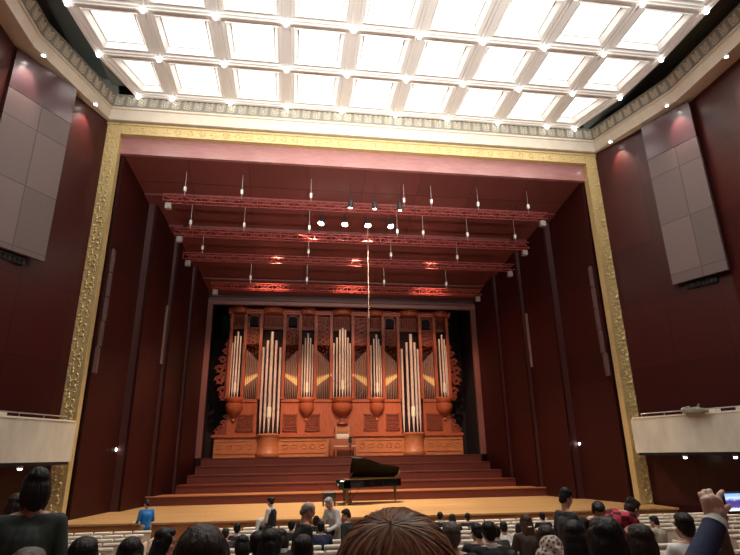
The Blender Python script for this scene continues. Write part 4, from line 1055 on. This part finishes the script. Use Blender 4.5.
F_b = figure('bend', STD, .75, {-1:((-.25,.42,1.12),(-.16,.55,.92)), 1:((.25,.42,1.12),(.16,.55,.92))}, dict(hp=-.2))
person('person in black leaning down with head bowed, between the tee and the checked shirt', 1.78, -12.1, 1.14, 2.9, F_b, C_black, 'short', H_black, C_black)
# red checked shirt
mc = mat('red checked cloth', (.4,.03,.05), .85); nt = mc.node_tree; tcx = nt.nodes.new('ShaderNodeTexCoord'); mpx = nt.nodes.new('ShaderNodeMapping'); mpx.inputs['Rotation'].default_value = (.5,.4,.6); ck = nt.nodes.new('ShaderNodeTexChecker'); ck.inputs['Scale'].default_value = 11
ck.inputs['Color1'].default_value = (.55,.03,.06,1); ck.inputs['Color2'].default_value = (.05,.006,.012,1); nt.links.new(tcx.outputs['Object'], mpx.inputs[0]); nt.links.new(mpx.outputs[0], ck.inputs['Vector']); nt.links.new(ck.outputs[0], nt.nodes['Principled BSDF'].inputs['Base Color'])
F_p = figure('plaid', STD, 1.12, {-1:((-.22,.50,.98),(-.10,.62,.76)), 1:((.22,.50,.98),(.12,.62,.76))}, dict(hp=.15))
person('person in a red and black checked shirt bending right over the seats', 2.12, -11.6, 1.32, -1.45, F_p, mc, 'tousled', H_dark, C_black)
F_big = figure('bigdark', STD, .05, None, dict(hp=-.1, hy=.25), heavy=1.02)
pb_ = person('big dark clothed man standing at the left edge, back turned', -4.585, -16.85, 1.0, .3, F_big, C_dgreen, 'bob', H_black, C_black)
pb_.scale = (.86,.9,1.0)
person('person with a pinkish face behind the big dark man at the left edge', -5.47, -15.2, 1.0, -.6, F_s, C_black, 'short', H_dark, C_black)
person('person in a pale cyan jacket cut by the left edge', -5.75, -14.3, 1.02, -.2, F_s, C_cyan, 'short', H_black, C_black)

# ---- big brown head of hair directly in front (strand locks swept from the crown)
FX, FY = -2.76, -19.63
fgF = figure('front', SIT, .02, fem=True)
r = empty('person', (FX,FY,hfloor(FY)+.004)); tag(r, 'woman with a big head of swept brown hair seen from behind at the bottom centre', 'person')
objmesh('body', fgF['body'], SK, r); objmesh('top', fgF['top'], C_brown, r); objmesh('trousers', fgF['trousers'], C_black, r)
for q in fgF['shoes']: objmesh('shoe', q, M_blackm, r)
HS = (.116,.112,.112); hc = V((0,-.012,1.150))
H_front = mat('hair chestnut base', (.045,.018,.009), .5)
mcap = MB().ell(hc, tuple(q*.97 for q in HS), 28); mcap.ell((hc.x,hc.y-.03,hc.z-.10),(.112,.09,.13),20)
hb_ = objmesh('hair', mcap.remesh('hair', .008, 2), H_front, r)
def surf(a, w, k=1.0):
    """point on the head at azimuth a, polar angle w from the crown"""
    z = math.cos(w); q = math.sin(w); p = V((HS[0]*q*math.cos(a), HS[1]*q*math.sin(a), HS[2]*z))
    return hc + p*k
rnd = random.Random(11)
crown = (PI*-.5, .30)          # behind the top of the head, towards the camera
cps = []
locks = [MB(), MB(), MB()]
for k in range(1500):
    th = rnd.uniform(0, 2*PI); lay = rnd.uniform(1.0,1.03); bl0 = rnd.uniform(0,.02); ph0 = rnd.uniform(0,6.3); wv = rnd.uniform(-.12,.12); wf = rnd.uniform(2,6); L = rnd.uniform(1.0,1.9); pts = []
    c0 = surf(-PI/2-.28, .62) - hc; c0.normalize()
    t1 = c0.cross(V((0,0,1))).normalized(); t2 = c0.cross(t1).normalized()
    d0 = (t1*math.cos(th)+t2*math.sin(th))
    st0 = rnd.uniform(.02,.5)
    for j in range(12):
        w = st0 + j/11*L
        swirl = .5*w*math.sin(th*2+.5)+wv*math.sin(wf*w+ph0)
        dd = (t1*math.cos(th+swirl)+t2*math.sin(th+swirl))
        n_ = (c0*math.cos(w)+dd*math.sin(w)).normalized()
        bul = 1+bl0*math.sin(w*3.1+ph0)
        if n_.z < -.35: 
            pass
        p = V((HS[0]*n_.x, HS[1]*n_.y, HS[2]*n_.z))*lay*bul
        pts.append(hc+p)
    R0 = rnd.uniform(.0012,.0030); rs = [R0*(.5+.5*math.sin(min(1,(i+1)/4)*PI/2))*(1-.6*(i/11)**3) for i in range(12)]
    locks[rnd.choice((0,0,1,2,2)) if math.sin(th) < -.2 and False else rnd.choice((0,0,0,1,1,2))].tube(pts, rs, 4, cap=False)
for lk, cN, cc in zip(locks, ('brown','light brown','dark'), ((.17,.065,.030),(.36,.19,.10),(.045,.016,.009))):
    lk.build('hair_lock', mat('hair front '+cN, cc, .38), hb_, True)
put_seat(FX, FY-.17, 'cream backed seat of the woman with big brown hair', 'seats under the nearer audience')

# ---- person at the right raising a phone
PX, PY = -1.0, -18.95
ARM_L = {-1:((-.60+.0,.02,.99),(-.455,.115,1.205)), 1:((.30,.25,.95),(.10,.38,1.10))}
fl_ = hfloor(PY)
B2 = dict(SIT)
fgR = figure('phone', B2, .02, {-1:((-.565,.02,1.01),(-.425,.10,1.19)), 1:None} if 0 else {-1:((-.65,.03,1.01),(-.425,.105,1.212),(-.405,.12,1.252))}, hands=False)
r = empty('person', (PX,PY,fl_+.004)); tag(r, 'person in a navy suit raising a hand with a phone at the right edge', 'person')
# body without the raised hand is remeshed with the detailed left hand added
hm_ = MB(); W0 = V((-.425,.105,1.212)); 
def hp(x, y, z): return V((-.412+x*.9, .115+y*.9, 1.248+z*.9))
hm_.cap(W0-V((.06,.03,.07)), W0, .030, .025, 16); hm_.cap(W0, hp(0,.0,.0), .028, .030, 16)
hm_.cap(hp(-.022,0,.0), hp(-.026,.0,.045), .021, .020, 14); hm_.cap(hp(0,-.004,.0), hp(.0,-.004,.048), .023, .021, 14); hm_.cap(hp(.02,0,.005), hp(.022,0,.04), .021, .02, 14)
# four fingers: knuckles on top, curling away behind the phone; index reaches along its top edge
for q, (kx, kz, L) in enumerate(((-.034,.055,.028),(-.016,.064,.032),(.004,.066,.034))):
    k0 = hp(kx, 0, kz-.012); k1 = hp(kx+.004, .012, kz+.014); k2 = hp(kx+.014, .036, kz+.012); k3 = hp(kx+.022, .045, kz-.012)
    hm_.cap(k0, k1, .0105, .0098, 12); hm_.cap(k1, k2, .0096, .009, 12); hm_.cap(k2, k3, .009, .0078, 12)
hm_.cap(hp(.022,0,.04), hp(.040,.0,.066), .0115, .0105, 12); hm_.cap(hp(.040,0,.066), hp(.062,.008,.076), .0102, .0094, 12); hm_.cap(hp(.062,.008,.076), hp(.072,.016,.066), .0092, .008, 12)
hm_.cap(hp(.018,-.006,-.002), hp(.046,-.010,.012), .0145, .0125, 12); hm_.cap(hp(.046,-.010,.012), hp(.070,-.004,.022), .0122, .0098, 12)
hand = hm_.remesh('hand', .003, 3)
MBB = None
bmj = bmesh.new(); bmj.from_mesh(fgR['body']); bmj.from_mesh(hand); nb_ = bpy.data.meshes.new('body'); bmj.to_mesh(nb_); bmj.free()
for p_ in nb_.polygons: p_.use_smooth = True
objmesh('body', nb_, mat('hand skin', (.80,.54,.41), .5, noise=.06, scale=30), r)
objmesh('top', fgR['top'], C_navy, r); objmesh('trousers', fgR['trousers'], C_navy, r)
for q in fgR['shoes']: objmesh('shoe', q, M_blackm, r)
h = objmesh('hair', hair_mesh('short'), H_dark, r); h.matrix_basis = fgR['hm']; face_parts(fgR, r, H_dark)
d = (V((-.405,.12,1.252))-V((-.65,.03,1.01))).normalized(); q0 = d.to_track_quat('Z','Y')
c = MB().lathe([(.028,0),(.042,0),(.039,.026),(.028,.028)], n=24).build('shirt_cuff', C_white, r, True); c.rotation_mode = 'QUATERNION'; c.rotation_quaternion = q0; c.location = W0-d*.012
c = MB().lathe([(.026,0),(.033,.0),(.033,.018),(.026,.018)], n=24).build('wristwatch', mat('watch strap', (.50,.36,.25), .35, .3), r, True); c.rotation_mode = 'QUATERNION'; c.rotation_quaternion = q0; c.location = W0+d*.022
w2 = MB().lathe([(.0,0),(.016,0),(.016,.006),(.0,.007)], n=20).build('watch_face', M_seatt, c, True); w2.location = (.0,-.034,.009); w2.rotation_euler = (PI/2,0,0)
put_seat(PX, PY-.17, 'cream backed seat of the person raising a phone', 'seats under the nearer audience')
ph = empty('phone', (PX-.412+.122, PY+.118, fl_+1.248+.036), .05); tag(ph, 'phone held up sideways with a lit bluish screen at the right edge', 'phone')
MB().bbox(-.075,.075,-.0,.009,-.036,.036,.003).build('phone_case', M_blackm, ph)
ms = mat('phone screen', (.02,.02,.03), .2); nt = ms.node_tree; tcx = nt.nodes.new('ShaderNodeTexCoord'); sp = nt.nodes.new('ShaderNodeSeparateXYZ'); rr = nt.nodes.new('ShaderNodeValToRGB'); nt.links.new(tcx.outputs['Object'], sp.inputs[0])
mr = nt.nodes.new('ShaderNodeMapRange'); mr.inputs['From Min'].default_value = -.03; mr.inputs['From Max'].default_value = .03; nt.links.new(sp.outputs['Z'], mr.inputs['Value']); nz = nt.nodes.new('ShaderNodeTexNoise'); nz.inputs['Scale'].default_value = 90; nt.links.new(tcx.outputs['Object'], nz.inputs['Vector'])
ad = nt.nodes.new('ShaderNodeMath'); ad.operation = 'MULTIPLY_ADD'; ad.inputs[1].default_value = .22; nt.links.new(nz.outputs['Fac'], ad.inputs[0]); nt.links.new(mr.outputs[0], ad.inputs[2]); nt.links.new(ad.outputs[0], rr.inputs[0])
els = rr.color_ramp.elements; els[0].position = 0; els[0].color = (.75,.85,1,1); els[1].position = 1; els[1].color = (.25,.45,1,1)
for ps, cc in ((.22,(.8,.88,1,1)),(.32,(.05,.07,.30,1)),(.55,(.12,.03,.16,1)),(.68,(.03,.06,.3,1)),(.86,(.55,.7,1,1))): q = els.new(ps); q.color = cc
b_ = nt.nodes['Principled BSDF']; nt.links.new(rr.outputs[0], b_.inputs['Emission Color']); b_.inputs['Emission Strength'].default_value = 1.1
MB().box(-.067,.067,-.002,-.0005,-.030,.030).build('screen', ms, ph)

# ================================================================ LIGHT
def area(name, loc, sx, sy, en, col=(1,1,1), rot=(0,0,0)):
    l = bpy.data.lights.new(name, 'AREA'); l.shape = 'RECTANGLE'; l.size = sx; l.size_y = sy; l.energy = en; l.color = col
    o = bpy.data.objects.new(name, l); COL.objects.link(o); o.location = loc; o.rotation_euler = rot; return o
spot('added_red_fill', (-3,2.9,12.1), (9.0,6.2,5.5), 900, .7, .8, (1,.30,.20), .1)  # added light without a lamp body, reddens the right stage wall
for x in (-9,0,9):
    spot('added_ceiling_fill', (x,-25,8.5), (x*.55,-3.5,16.3), 13000, .75, .9, (1,.95,.88), .3)  # unseen lights without lamp bodies, added to whiten ceiling beams and cornice
for x in (-5.5,0,5.5):
    spot('organ_beam', (x*.7,4.35,12.2), (x,OY-.3,4.6), 2500, .9, .7, (1,.58,.36), .2)
w = bpy.data.worlds.new('world'); sc.world = w; w.use_nodes = True; w.node_tree.nodes['Background'].inputs[0].default_value = (.25,.15,.14,1); w.node_tree.nodes['Background'].inputs[1].default_value = .05
sc.view_settings.view_transform = 'Standard'; sc.view_settings.look = 'None'; sc.view_settings.exposure = .35; sc.view_settings.gamma = 1; sc.view_settings.use_curve_mapping = False
